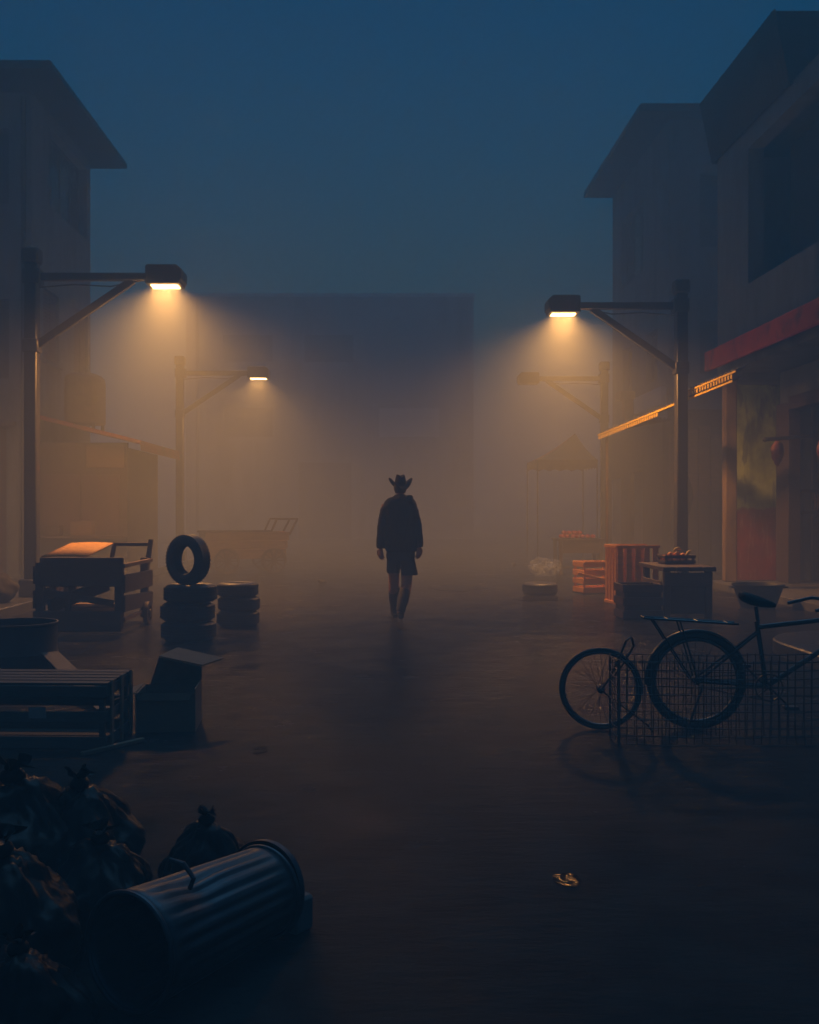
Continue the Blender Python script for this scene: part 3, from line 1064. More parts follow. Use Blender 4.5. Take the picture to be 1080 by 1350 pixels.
def make_tyre(seed, r=.295, w=.2, ri=.165):
    """lathe with grooved tread and rounded shoulders, lying flat with its base at z = 0"""
    m = MB()
    rnd = random.Random(seed)
    prof = [(ri, .035), (ri + .012, .012), (ri + .035, .004), (r - .075, .0), (r - .045, .006), (r - .02, .022), (r - .006, .045)]
    for k in range(4):
        z = .04 + (w - .08) * (k + .5) / 4
        d = (w - .08) / 8
        prof += [(r, z - d * .7), (r, z + d * .7), (r - .009, z + d * .8), (r - .009, z + d * 1.1)]
    prof += [(r - .006, w - .045), (r - .02, w - .022), (r - .045, w - .006), (r - .075, w), (ri + .035, w - .004), (ri + .012, w - .012), (ri, w - .035),
             (ri + .03, w - .05), (r - .03, w * .5), (ri + .03, .05)]
    m.lathe(prof, 56, closed=True)
    for k in range(44):                                    # shoulder lugs
        a = 2 * PI * k / 44
        for z0, z1 in ((.03, .055), (w - .055, w - .03)):
            mt = Matrix.Rotation(a, 4, 'Z')
            m.box((r - .03, -.012, z0), (r - .001, .012, z1), mt)
    return m


tyre0 = make_tyre(1).build('tyre', M['rubber'], local=True, smooth=40)
tyre_spots = []
b1 = G(249, 843)
b2 = G(314, 824)
b3 = G(715, 785)
tl_ = [((b1.x, b1.y, 0.0), (0, 0, .2), 1.08, 'bottom tyre of the stack that carries the upright tyre', 'tyres stacked on the left'),
       ((b1.x - .015, b1.y + .01, .202 * 1.08), (.01, 0, 1.2), 1.06, 'middle tyre of the stack that carries the upright tyre', 'tyres stacked on the left'),
       ((b1.x + .02, b1.y, .204 * 2 * 1.07), (.0, .01, 2.2), 1.04, 'top lying tyre of the stack with the upright tyre on it', 'tyres stacked on the left'),
       ((b2.x, b2.y, 0), (0, 0, .5), .94, 'bottom tyre of the lower stack right of the upright tyre', 'tyres stacked on the left'),
       ((b2.x + .012, b2.y, .2 * .94), (0, 0, 1.5), .93, 'middle tyre of the lower stack right of the upright tyre', 'tyres stacked on the left'),
       ((b2.x - .005, b2.y, .2 * 2 * .935), (0, .01, 2.5), .92, 'topmost tyre of the lower stack right of the upright tyre', 'tyres stacked on the left'),
       ((b3.x, b3.y + .25, 0), (0, 0, .9), 1.05, 'single tyre lying flat on the wet street before the plastic bag', None)]
for i, (loc, rot, sc, lb, gp) in enumerate(tl_):
    o = tyre0 if i == 0 else tyre0.copy()
    if i:
        COL.objects.link(o)
    o.location, o.rotation_euler, o.scale = loc, rot, (sc, sc, sc)
    tag(o, lb, 'tyre', gp)
o = tyre0.copy()
COL.objects.link(o)
# standing upright on the first stack, turned a little so that the hole narrows
o.scale = (.98, .98, .98)
o.rotation_mode = 'QUATERNION'
o.rotation_quaternion = (Matrix.Rotation(R(-32), 4, 'Z') @ Matrix.Rotation(R(90), 4, 'X')).to_quaternion()
cy = .64 + .295 * .98
ax = (Matrix.Rotation(R(-32), 4, 'Z') @ Matrix.Rotation(R(90), 4, 'X')).to_3x3() @ Vector((0, 0, 1))
o.location = Vector((b1.x - .01, b1.y, cy - .006)) - ax * .098
tag(o, 'tyre standing upright on top of the left stack of tyres', 'tyre', 'tyres stacked on the left')

# ------------------------------------------------------------------ near handcart
Y0, Y1 = 12.42, 13.85
XL, XR = -4.22, -3.15
hc = thing('handcart', 'broken wooden handcart of dark planks with open shelf in front of the left lamp post', 'handcart', ((XL + XR) / 2, (Y0 + Y1) / 2, 0))
for x in (XL + .05, XR - .06):
    for y in (Y0 + .05, Y1 - .06):
        MB().box((x - .05, y - .045, .06), (x + .05, y + .045, .86)).build('leg', M['wood_dark'], hc, bevel=.008)
MB().box((XL + .06, Y0 - .02, .57), (XR - .0, Y0 + .03, .92)).build('front_panel', M['wood_dark'], hc, bevel=.008)
MB().box((XL - .02, Y0 - .03, .02), (XR - .02, Y0 + .06, .27)).build('bottom_beam', M['wood_dark'], hc, bevel=.01)
dk = MB()
for k in range(6):
    y = Y0 + .08 + k * .23
    dk.box((XL + .1, y, .21 + .004 * (k % 2)), (XR - .1, y + .2, .24 + .004 * (k % 2)))
dk.build('lower_deck', M['wood'], hc, bevel=.005)
td = MB()
for k in range(5):
    y = Y0 + .06 + k * .27
    td.box((XL + .1, y, .56), (XR - .1, y + .255, .585))
td.build('upper_deck', M['wood_dark'], hc, bevel=.005)
for za, zb, ta, tb_, mk in ((.82, .82, .05, .05, 'wood'), (.6, .58, .22, .22, 'wood_dark'), (.36, .31, .2, .18, 'wood_dark'), (.17, .17, .05, .05, 'wood')):
    q = MB()
    q.add([(XR - .003, Y0 - .02, za - ta / 2), (XR + .03, Y0 - .02, za - ta / 2), (XR + .03, Y1 + .04, zb - tb_ / 2), (XR - .003, Y1 + .04, zb - tb_ / 2),
           (XR - .003, Y0 - .02, za + ta / 2), (XR + .03, Y0 - .02, za + ta / 2), (XR + .03, Y1 + .04, zb + tb_ / 2), (XR - .003, Y1 + .04, zb + tb_ / 2)],
          [(0, 3, 2, 1), (4, 5, 6, 7), (0, 1, 5, 4), (1, 2, 6, 5), (2, 3, 7, 6), (3, 0, 4, 7)])
    q.build('side_board', M[mk], hc, bevel=.006)
for za, zb in ((.3, .52), (.6, .82)):
    MB().box((XL - .03, Y0, za), (XL - .002, Y1, zb)).build('side_board', M['wood_dark'], hc, bevel=.006)
MB().bar((XL + .1, Y0 + .02, .5), (XR - .12, Y0 + .02, .36), .03, .08).build('brace', M['wood_dark'], hc, bevel=.005)
MB().bar((XL + .14, Y0 + .1, .32), (XL + .55, Y1 - .2, .50), .06, .16).build('brace', M['wood_dark'], hc, bevel=.005)
MB().box((XL + .36, Y0 + .0, .27), (XL + .43, Y0 + .05, .5)).build('slat', M['wood_dark'], hc, bevel=.005)
hd = MB()
hd.bar((XL + .5, Y1, .6), (XL + .58, Y1 + .06, 1.05), .05)
hd.bar((XR - .06, Y1, .6), (XR + .0, Y1 + .06, 1.1), .06)
hd.bar((XL + .58, Y1 + .06, 1.03), (XR + .0, Y1 + .06, 1.03), .045, .05)
hd.build('handle', M['wood_grey'], hc, bevel=.008)


def wheel_disc(r, w, n=10):
    m = MB()
    m.lathe([(r, -w / 2), (r, w / 2), (r - .05, w / 2), (r - .05, -w / 2)], 28, closed=True)
    for k in range(n // 2):
        a = PI * k / (n // 2)
        d = Vector((math.cos(a), math.sin(a), 0)) * (r - .03)
        m.bar(-d, d, .035, .03)
    m.lathe([(.001, -w * .8), (.05, -w * .8), (.05, w * .8), (.001, w * .8)], 16)
    return m


for x in (XR + .07, XL - .08):
    q = wheel_disc(.15, .06).build('wheel', M['wood_dark'], hc, local=True)
    q.matrix_basis = Matrix.Translation(Vector((x, Y1 - .45, .15)) - ORIGIN[hc.name]) @ Matrix.Rotation(R(90), 4, 'Y')
# bright sheet resting on the upper deck
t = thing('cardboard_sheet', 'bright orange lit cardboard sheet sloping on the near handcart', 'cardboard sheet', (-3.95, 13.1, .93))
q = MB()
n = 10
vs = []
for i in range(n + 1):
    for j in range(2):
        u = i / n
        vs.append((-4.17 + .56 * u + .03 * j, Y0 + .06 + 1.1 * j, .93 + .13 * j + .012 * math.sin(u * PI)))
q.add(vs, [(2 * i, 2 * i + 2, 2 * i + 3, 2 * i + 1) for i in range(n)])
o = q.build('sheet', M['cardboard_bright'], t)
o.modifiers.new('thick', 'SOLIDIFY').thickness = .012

# ------------------------------------------------------------------ far wagon
fw = thing('market_wagon', 'faint plank sided wagon with raised push handle far left in the fog behind the tyres', 'wagon', (-3.35, 24.6, 0))
mw = Matrix.Translation((-3.35, 24.6, 0)) @ Matrix.Rotation(R(18), 4, 'Z')
L2, W2 = .93, .5
for k in range(3):
    z = .38 + k * .2
    for sgn, nm in ((-1, 'side_board'), (1, 'side_board')):
        yy = sgn * (W2 + .02 * k)
        MB().box((-L2 - .03 * k, yy - .014, z), (L2 + .03 * k, yy + .014, z + .19), mw).build(nm, M['wood'], fw, bevel=.006)
    for sgn in (-1, 1):
        xx = sgn * (L2 + .03 * k - .012)
        MB().box((xx - .014, -W2 + .02, z), (xx + .014, W2 - .02, z + .19), mw).build('end_board', M['crate' if sgn > 0 else 'wood'], fw, bevel=.006)
MB().box((-L2, -W2, .34), (L2, W2, .378), mw).build('deck', M['wood'], fw)
MB().box((-L2 - .25, -W2 - .1, .975), (L2 - .4, -W2 - .02, 1.02), mw).build('rail', M['wood_dark'], fw, bevel=.006)
q = MB()
for s_ in (-1, 1):
    q.bar(mw @ Vector((L2 - .35, s_ * W2 * .8, .95)), mw @ Vector((L2 - .2, s_ * W2 * .8, 1.28)), .045)
    q.bar(mw @ Vector((L2 - .2, s_ * W2 * .8, 1.28)), mw @ Vector((L2 + .3, s_ * W2 * .8, 1.28)), .04)
    q.bar(mw @ Vector((L2 + .1, s_ * W2 * .8, .9)), mw @ Vector((L2 + .3, s_ * W2 * .8, 1.28)), .045)
q.bar(mw @ Vector((L2 + .3, -W2 * .8, 1.28)), mw @ Vector((L2 + .3, W2 * .8, 1.28)), .045)
q.build('handle', M['wood_dark'], fw, bevel=.006)
for x in (-.5, .62):
    for s_ in (-1, 1):
        q = wheel_disc(.3, .06).build('wheel', M['wood_dark'], fw, local=True)
        q.matrix_basis = Matrix.Translation(-ORIGIN[fw.name]) @ mw @ Matrix.Translation((x, s_ * (W2 + .1), .3)) @ Matrix.Rotation(R(90), 4, 'X')

# ------------------------------------------------------------------ foreground left
# dark tub
t = thing('plastic_tub', 'large dark round tub standing behind the slatted crate at the left edge', 'tub', (-3.3, 9.25, 0))
m = MB().lathe([(.001, 0), (.335, 0), (.345, .02), (.345, .2), (.353, .215), (.345, .23), (.345, .46), (.354, .47), (.354, .488), (.34, .488), (.335, .46), (.335, .05), (.001, .045)], 48)
m.build('body', M['tub'], t, local=True, smooth=40)

# slatted crate


def slat_crate(name, label, cat, loc, rz, L, W_, H, nslat, m_key, th=.018, group=None, side_rows=3, top=False, gap=1.45):
    t = thing(name, label, cat, loc, rz, group)
    p = .035
    for sx in (-1, 1):
        for sy in (-1, 1):
            MB().box((sx * (L / 2 - th) - p / 2 - sx * p / 2, sy * (W_ / 2 - th) - p / 2 - sy * p / 2, 0), (sx * (L / 2 - th) + p / 2 - sx * p / 2, sy * (W_ / 2 - th) + p / 2 - sy * p / 2, H)).build('post', M[m_key], t, local=True, bevel=.004)
    sw = H / (side_rows * gap)
    for k in range(side_rows):
        z = .012 + (H - sw - .012) * k / max(1, side_rows - 1)
        for lo_, hi_, nm in (((-L / 2, -W_ / 2, z), (L / 2, -W_ / 2 + th * .8, z + sw), 'long_slat'), ((-L / 2, W_ / 2 - th * .8, z), (L / 2, W_ / 2, z + sw), 'long_slat'),
                             ((-L / 2 + .001, -W_ / 2 + th, z + .002), (-L / 2 + th * .8, W_ / 2 - th, z + sw - .002), 'end_slat'),
                             ((L / 2 - th * .8, -W_ / 2 + th, z + .002), (L / 2 - .001, W_ / 2 - th, z + sw - .002), 'end_slat')):
            MB().box(lo_, hi_).build(nm, M[m_key], t, local=True, bevel=.003)
    for k in range(nslat):
        w = (W_ - 2 * th) / (nslat * 1.2)
        y = -W_ / 2 + th + (W_ - 2 * th - w) * k / max(1, nslat - 1)
        MB().box((-L / 2 + th, y, .004), (L / 2 - th, y + w, .016)).build('bottom_board', M[m_key], t, local=True, bevel=.003)
        if top:
            MB().box((-L / 2, y, H + .001), (L / 2, y + w, H + .017)).build('top_board', M[m_key], t, local=True, bevel=.003)
    return t


c1 = slat_crate('slatted_crate', 'dark wooden slatted crate with a pale label at the left edge in the foreground', 'crate', (-2.22, 6.68, 0), R(-2), 1.02, .58, .4, 5, 'wood_grey', .02, side_rows=3, top=True, gap=1.85)
MB().box((.02, -.2935, .2), (.13, -.291, .27)).build('paper_label', M['paper'], c1, local=True)
for k in range(3):
    MB().box((.515, -.24 + k * .21, .0), (.53, -.19 + k * .21, .43)).build('end_post', M['wood'], c1, local=True, bevel=.004)
# loose lath lying before the crate
t = thing('wooden_lath', 'thin wooden lath lying on the street at the corner of the slatted crate', 'lath', (-1.62, 6.36, 0))
MB().bar((-1.83, 6.22, .016), (-1.55, 6.62, .016), .035, .025).build('lath', M['wood'], t, bevel=.004)
# plank leaning on the tub
t = thing('wooden_plank', 'dark plank leaning between the round tub and the open cardboard box', 'plank', (-2.6, 8.3, 0))
MB().bar((-2.93, 9.0, .24), (-2.05, 7.6, .015), .16, .025).build('plank', M['wood_dark'], t, bevel=.005)

# open cardboard box
cbx = thing('open_cardboard_box', 'open cardboard box with a raised folded flap beside the slatted crate', 'cardboard box', (-1.48, 7.1, 0), R(4))
th = .008
bx = MB()
Lx, Ly, Hh = .2, .2, .26
bx.box((-Lx, -Ly, 0), (Lx, -Ly + th, Hh)).box((-Lx, Ly - th, 0), (Lx, Ly, Hh)).box((-Lx, -Ly + th, 0), (-Lx + th, Ly - th, Hh)).box((Lx - th, -Ly + th, 0), (Lx, Ly - th, Hh + .03)).box((-Lx + th, -Ly + th, .003), (Lx - th, Ly - th, .012))
bx.build('body', M['cardboard'], cbx, local=True)


def flap(p, q, r, s_, nm='flap', m_key='cardboard'):
    m = MB()
    p, q, r, s_ = map(Vector, (p, q, r, s_))
    nn = (q - p).cross(r - p).normalized() * th
    m.add([p, q, r, s_, p + nn, q + nn, r + nn, s_ + nn], [(0, 1, 2, 3), (7, 6, 5, 4), (0, 4, 5, 1), (1, 5, 6, 2), (2, 6, 7, 3), (3, 7, 4, 0)])
    return m.build(nm, M[m_key], cbx, local=True)


flap((-.16, .19, Hh + .003), (Lx, .19, Hh + .003), (.21, .12, .395), (-.09, .12, .462), 'flap')
flap((-.092, .119, .464), (.212, .119, .397), (.345, .33, .415), (.01, .35, .492), 'folded_flap')
flap((-Lx, -Ly, Hh + .003), (-Lx, Ly, Hh + .003), (-Lx - .15, Ly, Hh - .05), (-Lx - .15, -Ly, Hh - .05), 'flap')
flap((Lx - .02, -Ly - .002, Hh + .004), (-Lx, -Ly - .002, Hh + .004), (-Lx + .02, -Ly - .02, Hh - .04), (Lx - .04, -Ly - .02, Hh - .045), 'flap')

# rubbish bags


def bin_bag(loc, r, seed, lb, lean=(0, 0)):
    rnd = random.Random(seed)
    t = thing('rubbish_bag', lb, 'rubbish bag', loc, rnd.uniform(0, 6), 'black rubbish bags in the foreground')
    bm = bmesh.new()
    bmesh.ops.create_icosphere(bm, subdivisions=5, radius=1)
    off = Vector((seed * 3.1, seed * 1.7, 0))
    for v in bm.verts:
        d = v.co.normalized()
        n1 = noise.noise(d * 1.6 + off)
        ang = math.atan2(d.y, d.x)
        pleat = abs(math.sin(ang * 9 + 2 * noise.noise(d * 2 + off))) * max(0, d.z) ** 1.2
        n2 = abs(noise.noise(d * 3.2 + off)) + .35 * abs(noise.noise(d * 8 + off))
        k = 1 + .22 * n1 - .13 * n2 - .10 * pleat
        up = max(0, d.z - .55)
        k *= 1 - .55 * up
        z = d.z * k * .82 + up * .9
        v.co = Vector((d.x * k, d.y * k, max(z, -.62))) * r
        v.co.z += .62 * r
    me = bpy.data.meshes.new('sack')
    bm.to_mesh(me)
    bm.free()
    me.polygons.foreach_set('use_smooth', [True] * len(me.polygons))
    me.materials.append(M['bag'])
    o = bpy.data.objects.new('sack', me)
    COL.objects.link(o)
    o.parent = t
    top = max(v.co.z for v in me.vertices)
    kr = r / .25
    k = MB().ball((0, 0, top), (.045 * kr, .038 * kr, .03 * kr))
    rows = []
    for j in range(28):                                    # gathered plastic fanning out above the tie
        a = 2 * PI * j / 28
        w_ = (.5 + .5 * math.sin(a * 7 + seed)) * .45 + .55
        e_ = 1 + .5 * math.sin(a * 2 + seed)
        rows.append([Vector((.018 * kr * math.cos(a), .018 * kr * math.sin(a), top + .01)), Vector((.03 * kr * w_ * math.cos(a), .03 * kr * w_ * math.sin(a), top + .035 * kr)),
                     Vector((.075 * kr * w_ * e_ * math.cos(a), .06 * kr * w_ * math.sin(a), top + (.05 + .022 * math.sin(a * 3 + seed)) * kr))])
    k.add([p for r_ in rows for p in r_], [(3 * j + c, 3 * ((j + 1) % 28) + c, 3 * ((j + 1) % 28) + c + 1, 3 * j + c + 1) for j in range(28) for c in range(2)])
    k.build('knot', M['bag'], t, local=True, smooth=60)
    t.rotation_euler = (lean[0], lean[1], rnd.uniform(0, 6))
    return t


bin_bag((-1.43, 3.95, 0), .29, 3, 'tallest rubbish bag at the left edge of the foreground pile')
bin_bag((-1.2, 4.05, 0), .25, 5, 'rubbish bag with a raised knot right of the tallest bag')
bin_bag((-1.0, 3.62, 0), .21, 8, 'middle rubbish bag between the tallest bag and the fallen dustbin')
bin_bag((-.68, 3.95, 0), .185, 11, 'small rubbish bag behind the fallen dustbin')
bin_bag((-1.2, 3.2, 0), .27, 14, 'wide rubbish bag at the left edge before the fallen dustbin')
bin_bag((-.98, 2.75, 0), .2, 17, 'rubbish bag spilling from the dustbin mouth at the bottom left')

# fallen dustbin with its lid
A_, B_ = Vector((-.76, 3.06, .178)), Vector((-.42, 3.62, .155))
ax = (B_ - A_).normalized()
mtx = Matrix.Translation(A_) @ ax.to_track_quat('Z', 'Y').to_matrix().to_4x4()
db = thing('dustbin', 'dented galvanised dustbin lying on its side in the left foreground', 'dustbin', (-.53, 3.1, 0))
m = MB()
prof_n = 72
Lb = (B_ - A_).length
rings = []
for k in range(17):
    u = k / 16
    r0 = .171 - .024 * u
    rr_ = []
    for j in range(prof_n * 2):
        a = 2 * PI * j / (prof_n * 2)
        rib = .006 * (1 if (math.sin(a * 22) > .1) else 0) * (1 if .12 < u < .9 else 0)
        dent = .018 * max(0, math.cos(a - 2.1)) ** 6 * math.exp(-((u - .35) / .12) ** 2)
        rr = r0 - rib - dent
        rr_.append(Vector((rr * math.cos(a), rr * math.sin(a), u * Lb)))
    rings.append(rr_)
m.loft(rings, cap=False)
m.v = [mtx @ p for p in m.v]
bo = m.build('body', M['steel'], db, smooth=50)
bo.modifiers.new('thick', 'SOLIDIFY').thickness = -.004
MB().tube([mtx @ Vector((.174 * math.cos(2 * PI * j / 48), .174 * math.sin(2 * PI * j / 48), 0)) for j in range(48)], .009, 8, closed=True).build('rim', M['steel'], db)
MB().tube([mtx @ Vector((.151 * math.cos(2 * PI * j / 48), .151 * math.sin(2 * PI * j / 48), Lb * .99)) for j in range(48)], .009, 8, closed=True).build('rim', M['steel'], db)
q = MB().lathe([(.146, Lb * .95), (.001, Lb * .95 + .012)], 48, mtx)
q.build('base', M['steel'], db, smooth=60)
for a in (1.9, 1.9 + PI):
    c = [mtx @ Vector(((.158 + d) * math.cos(a + o_), (.2 + d) * math.sin(a + o_), .16)) for d, o_ in ((0, -.3), (.035, -.26), (.045, 0), (.035, .26), (0, .3))]
    MB().tube(c, .008, 8).build('handle', M['steel'], db)
# domed lid leaning on the base end
Bc = B_ + ax * .02
lm = Matrix.Translation(Bc) @ ax.to_track_quat('Z', 'Y').to_matrix().to_4x4() @ Matrix.Rotation(R(7), 4, 'X') @ Matrix.Translation((.012, -.004, .0))
ld = thing('metal_lid', 'domed metal lid with loop handle resting against the end of the fallen dustbin', 'lid', (Bc.x, Bc.y, 0))
lp = [(.164, -.02), (.168, -.02), (.17, .005), (.16, .011), (.143, .017), (.11, .037), (.065, .052), (.001, .058)]
MB().lathe(lp, 56, lm).build('dome', M['steel'], ld, smooth=50).modifiers.new('thick', 'SOLIDIFY').thickness = .003
hdl = [lm @ Vector(p) for p in ((-.075, 0, .055), (-.07, 0, .1), (-.04, 0, .115), (.04, 0, .115), (.07, 0, .1), (.075, 0, .055))]
MB().tube(hdl, .009, 8).build('handle', M['steel'], ld)
# broken brick beside the lid
t = thing('concrete_block', 'rough concrete block on the street just right of the dustbin lid', 'block', (-.3, 3.72, 0))
MB().box((-.045, -.05, 0), (.045, .05, .125), Matrix.Translation((-.31, 3.66, 0)) @ Matrix.Rotation(R(-38), 4, 'Z')).build('block', M['concrete'], t, bevel=.012)

# dark sacks at the left pavement edge
for i, (x, y, r, lb) in enumerate(((-5.72, 14.9, .34, 'dark sack slumped on the left pavement behind the handcart'),)):
    t = thing('sack', lb, 'sack', (x, y, .15 if i == 0 else 0))
    bm = bmesh.new()
    bmesh.ops.create_icosphere(bm, subdivisions=4, radius=1)
    for v in bm.verts:
        d = v.co.normalized()
        k = 1 + .2 * noise.noise(d * 2 + Vector((i * 5, 0, 0))) - .06 * abs(noise.noise(d * 7))
        v.co = Vector((d.x * 1.15 * k, d.y * k, max(-.5, d.z * .8 * k) + .5)) * r
    me = bpy.data.meshes.new('cloth')
    bm.to_mesh(me)
    bm.free()
    me.polygons.foreach_set('use_smooth', [True] * len(me.polygons))
    me.materials.append(M['sackcloth'])
    o = bpy.data.objects.new('cloth', me)
    COL.objects.link(o)
    o.parent = t

# ------------------------------------------------------------------ right side: produce and crates
p_ = G(875, 815)
tb0 = thing('produce_table', 'heavy dark wooden table carrying the fruit crate at the right kerb', 'table', (4.22, 14.75, 0))
tp_ = MB()
for k in range(4):
    tp_.box((3.86 + k * .185, 14.1, .65), (3.86 + k * .185 + .178, 15.45, .71))
tp_.build('top', M['wood_dark'], tb0, bevel=.008)
for x in (3.9, 4.48):
    for y in (14.2, 15.3):
        MB().box((x, y, 0), (x + .09, y + .09, .648)).build('leg', M['wood_dark'], tb0, bevel=.008)
MB().box((3.89, 14.16, .44), (4.56, 14.198, .63)).build('apron', M['wood_dark'], tb0, bevel=.006)
MB().box((3.87, 14.3, .1), (3.898, 15.3, .5)).build('side_panel', M['wood_dark'], tb0, bevel=.006)
MB().box((3.99, 14.26, .05), (4.48, 14.29, .6)).build('front_panel', M['wood_dark'], tb0, bevel=.006)

lowb = slat_crate('low_crate', 'low dark crate on the street at the corner of the produce table', 'crate', (3.54, 14.2, 0), R(3), .56, .46, .48, 4, 'wood_dark', .02, side_rows=3)
MB().box((-.255, -.205, .02), (.255, .205, .44)).build('lining', M['tarp'], lowb, local=True)

# crate standing on its end, slats upright
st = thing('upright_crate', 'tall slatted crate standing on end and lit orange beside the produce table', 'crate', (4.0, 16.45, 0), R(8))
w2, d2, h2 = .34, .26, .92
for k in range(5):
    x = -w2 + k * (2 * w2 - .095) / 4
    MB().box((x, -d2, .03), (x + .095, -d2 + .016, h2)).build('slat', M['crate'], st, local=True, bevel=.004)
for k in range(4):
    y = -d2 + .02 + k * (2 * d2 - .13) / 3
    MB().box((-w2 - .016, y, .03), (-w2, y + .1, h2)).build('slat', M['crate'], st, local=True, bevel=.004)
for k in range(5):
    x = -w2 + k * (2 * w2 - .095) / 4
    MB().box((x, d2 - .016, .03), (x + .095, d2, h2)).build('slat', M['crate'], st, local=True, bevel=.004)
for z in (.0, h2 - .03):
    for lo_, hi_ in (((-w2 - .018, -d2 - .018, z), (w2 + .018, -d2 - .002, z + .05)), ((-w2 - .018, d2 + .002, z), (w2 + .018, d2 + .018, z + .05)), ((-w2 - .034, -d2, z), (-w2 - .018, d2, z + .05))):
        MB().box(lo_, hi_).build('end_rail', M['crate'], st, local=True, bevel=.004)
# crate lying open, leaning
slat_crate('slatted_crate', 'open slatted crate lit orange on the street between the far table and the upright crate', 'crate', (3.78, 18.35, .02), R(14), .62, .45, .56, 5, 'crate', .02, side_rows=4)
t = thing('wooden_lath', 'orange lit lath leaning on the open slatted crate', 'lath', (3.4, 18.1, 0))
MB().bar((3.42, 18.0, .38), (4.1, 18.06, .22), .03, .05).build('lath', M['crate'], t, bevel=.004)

# fruit crate and fruit
fc = slat_crate('fruit_crate', 'dark shallow crate of oranges standing on the produce table', 'crate', (4.28, 14.95, .712), R(5), .46, .34, .13, 5, 'wood_dark', .014, side_rows=2)
rnd = random.Random(5)
fr0 = None
spots = [(-.13, -.07, .05), (-.03, -.08, .05), (.07, -.07, .05), (-.14, .04, .05), (-.04, .03, .06), (.06, .04, .05), (-.09, -.02, .115), (.01, -.02, .12), (.1, .0, .1), (-.02, .08, .09), (-.15, .1, .06)]
for i, (x, y, z) in enumerate(spots):
    if fr0 is None:
        m = MB().ball((0, 0, 0), (.05, .05, .046), 20, 14)
        o = fr0 = m.build('orange', M['orange'], local=True, smooth=180)
    else:
        o = fr0.copy()
        COL.objects.link(o)
    s_ = rnd.uniform(.9, 1.12)
    o.scale = (s_, s_, s_)
    o.location = (4.28 + x, 14.95 + y, .712 + z + .01)
    o.rotation_euler = (rnd.uniform(0, 6), rnd.uniform(0, 6), 0)
    tag(o, 'orange piled in the dark crate on the produce table', 'fruit', 'oranges in the fruit crate')
for i, (p, q, b, lb) in enumerate((((-.06, -.02, .17), (.08, .02, .2), .04, 'curved yellow banana lying on top of the oranges'), ((.1, -.12, .12), (.2, -.04, .2), .01, 'yellow banana sticking up at the right end of the fruit crate'))):
    t = thing('banana', lb, 'fruit', (4.28, 14.95, .712))
    p, q = Vector(p), Vector(q)
    pts = [p.lerp(q, k / 8) + Vector((0, -.02, b * math.sin(PI * k / 8))) for k in range(9)]
    MB().tube(pts, [.006, .016, .02, .021, .021, .02, .017, .009, .006], 10).build('fruit', M['banana'], t, local=True, smooth=60)

# far table with tomatoes
ft = thing('market_table', 'low dark market table with red tomatoes under the far tent', 'table', (4.5, 23.9, 0))
MB().box((4.02, 23.5, .78), (5.1, 24.4, .83)).build('top', M['wood_dark'], ft, bevel=.006)
for x in (4.05, 4.98):
    for y in (23.54, 24.28):
        MB().box((x, y, 0), (x + .08, y + .08, .78)).build('leg', M['wood_dark'], ft, bevel=.006)
MB().box((4.14, 23.56, .5), (4.98, 23.58, .78)).build('apron', M['wood_dark'], ft)
MB().box((4.1, 23.62, .14), (5.0, 24.3, .17)).build('shelf', M['wood_dark'], ft)
tm0 = None
for i in range(22):
    if tm0 is None:
        o = tm0 = MB().ball((0, 0, 0), (.06, .06, .05), 16, 10).build('tomato', M['tomato'], local=True, smooth=180)
    else:
        o = tm0.copy()
        COL.objects.link(o)
    k, lay = (i, 0) if i < 14 else (i - 14, 1)
    nx = 7 if lay == 0 else 4
    o.location = (4.16 + (.12 * (k % nx)) + .06 * lay + rnd.uniform(-.01, .01), 23.75 + .125 * (k // nx) + .06 * lay, .882 + .085 * lay)
    o.rotation_euler = (rnd.uniform(-.3, .3), rnd.uniform(-.3, .3), 0)
    tag(o, 'red tomato heaped on the far market table', 'tomato', 'tomatoes on the market table')

# crumpled transparent bag


def crumple(name, lb, cat, loc, r, m_key, seed, flat=.75, amp=.35):
    bm = bmesh.new()
    bmesh.ops.create_icosphere(bm, subdivisions=4, radius=1)
    off = Vector((seed, seed * 2.3, 0))
    for v in bm.verts:
        d = v.co.normalized()
        k = 1 + amp * noise.noise(d * 1.7 + off) - amp * .7 * abs(noise.noise(d * 4 + off)) - amp * .4 * abs(noise.noise(d * 9 + off))
        v.co = Vector((d.x * k, d.y * k, max(-.55, d.z * flat * k))) * r
        v.co.z += .55 * r
    me = bpy.data.meshes.new(name)
    bm.to_mesh(me)
    bm.free()
    me.materials.append(M[m_key])
    me.polygons.foreach_set('use_smooth', [True] * len(me.polygons))
    me.set_sharp_from_angle(angle=R(40))
    o = bpy.data.objects.new(name, me)
    COL.objects.link(o)
    o.location = loc
    return tag(o, lb, cat)


b = G(718, 760)
crumple('plastic_bag', 'crumpled transparent plastic bag shining pale behind the lying tyre', 'plastic bag', (b.x, b.y, 0), .36, 'film', 4)
b = G(425, 770)
crumple('rag', 'small dark rag dropped on the street left of the walking man', 'rag', (b.x, b.y, 0), .1, 'tarp', 6, .4)
b = G(678, 745)
crumple('paper_scrap', 'small pale paper scrap on the street left of the plastic bag', 'paper', (b.x, b.y, 0), .08, 'paper', 9, .4)
# basin by the shop step
t = thing('basin', 'wide dark basin on the ground before the red and green painted wall', 'basin', (5.75, 15.7, 0))
MB().lathe([(.001, 0), (.24, 0), (.26, .02), (.37, .33), (.39, .345), (.39, .365), (.375, .365), (.36, .34), (.24, .03), (.001, .025)], 44).build('bowl', M['tub'], t, local=True, smooth=40)
for s_ in (-1, 1):
    MB().tube([(s_ * .36, -.08, .31), (s_ * .43, -.06, .32), (s_ * .43, .06, .32), (s_ * .36, .08, .31)], .012, 8).build('handle', M['tub'], t, local=True)

# ------------------------------------------------------------------ bicycle


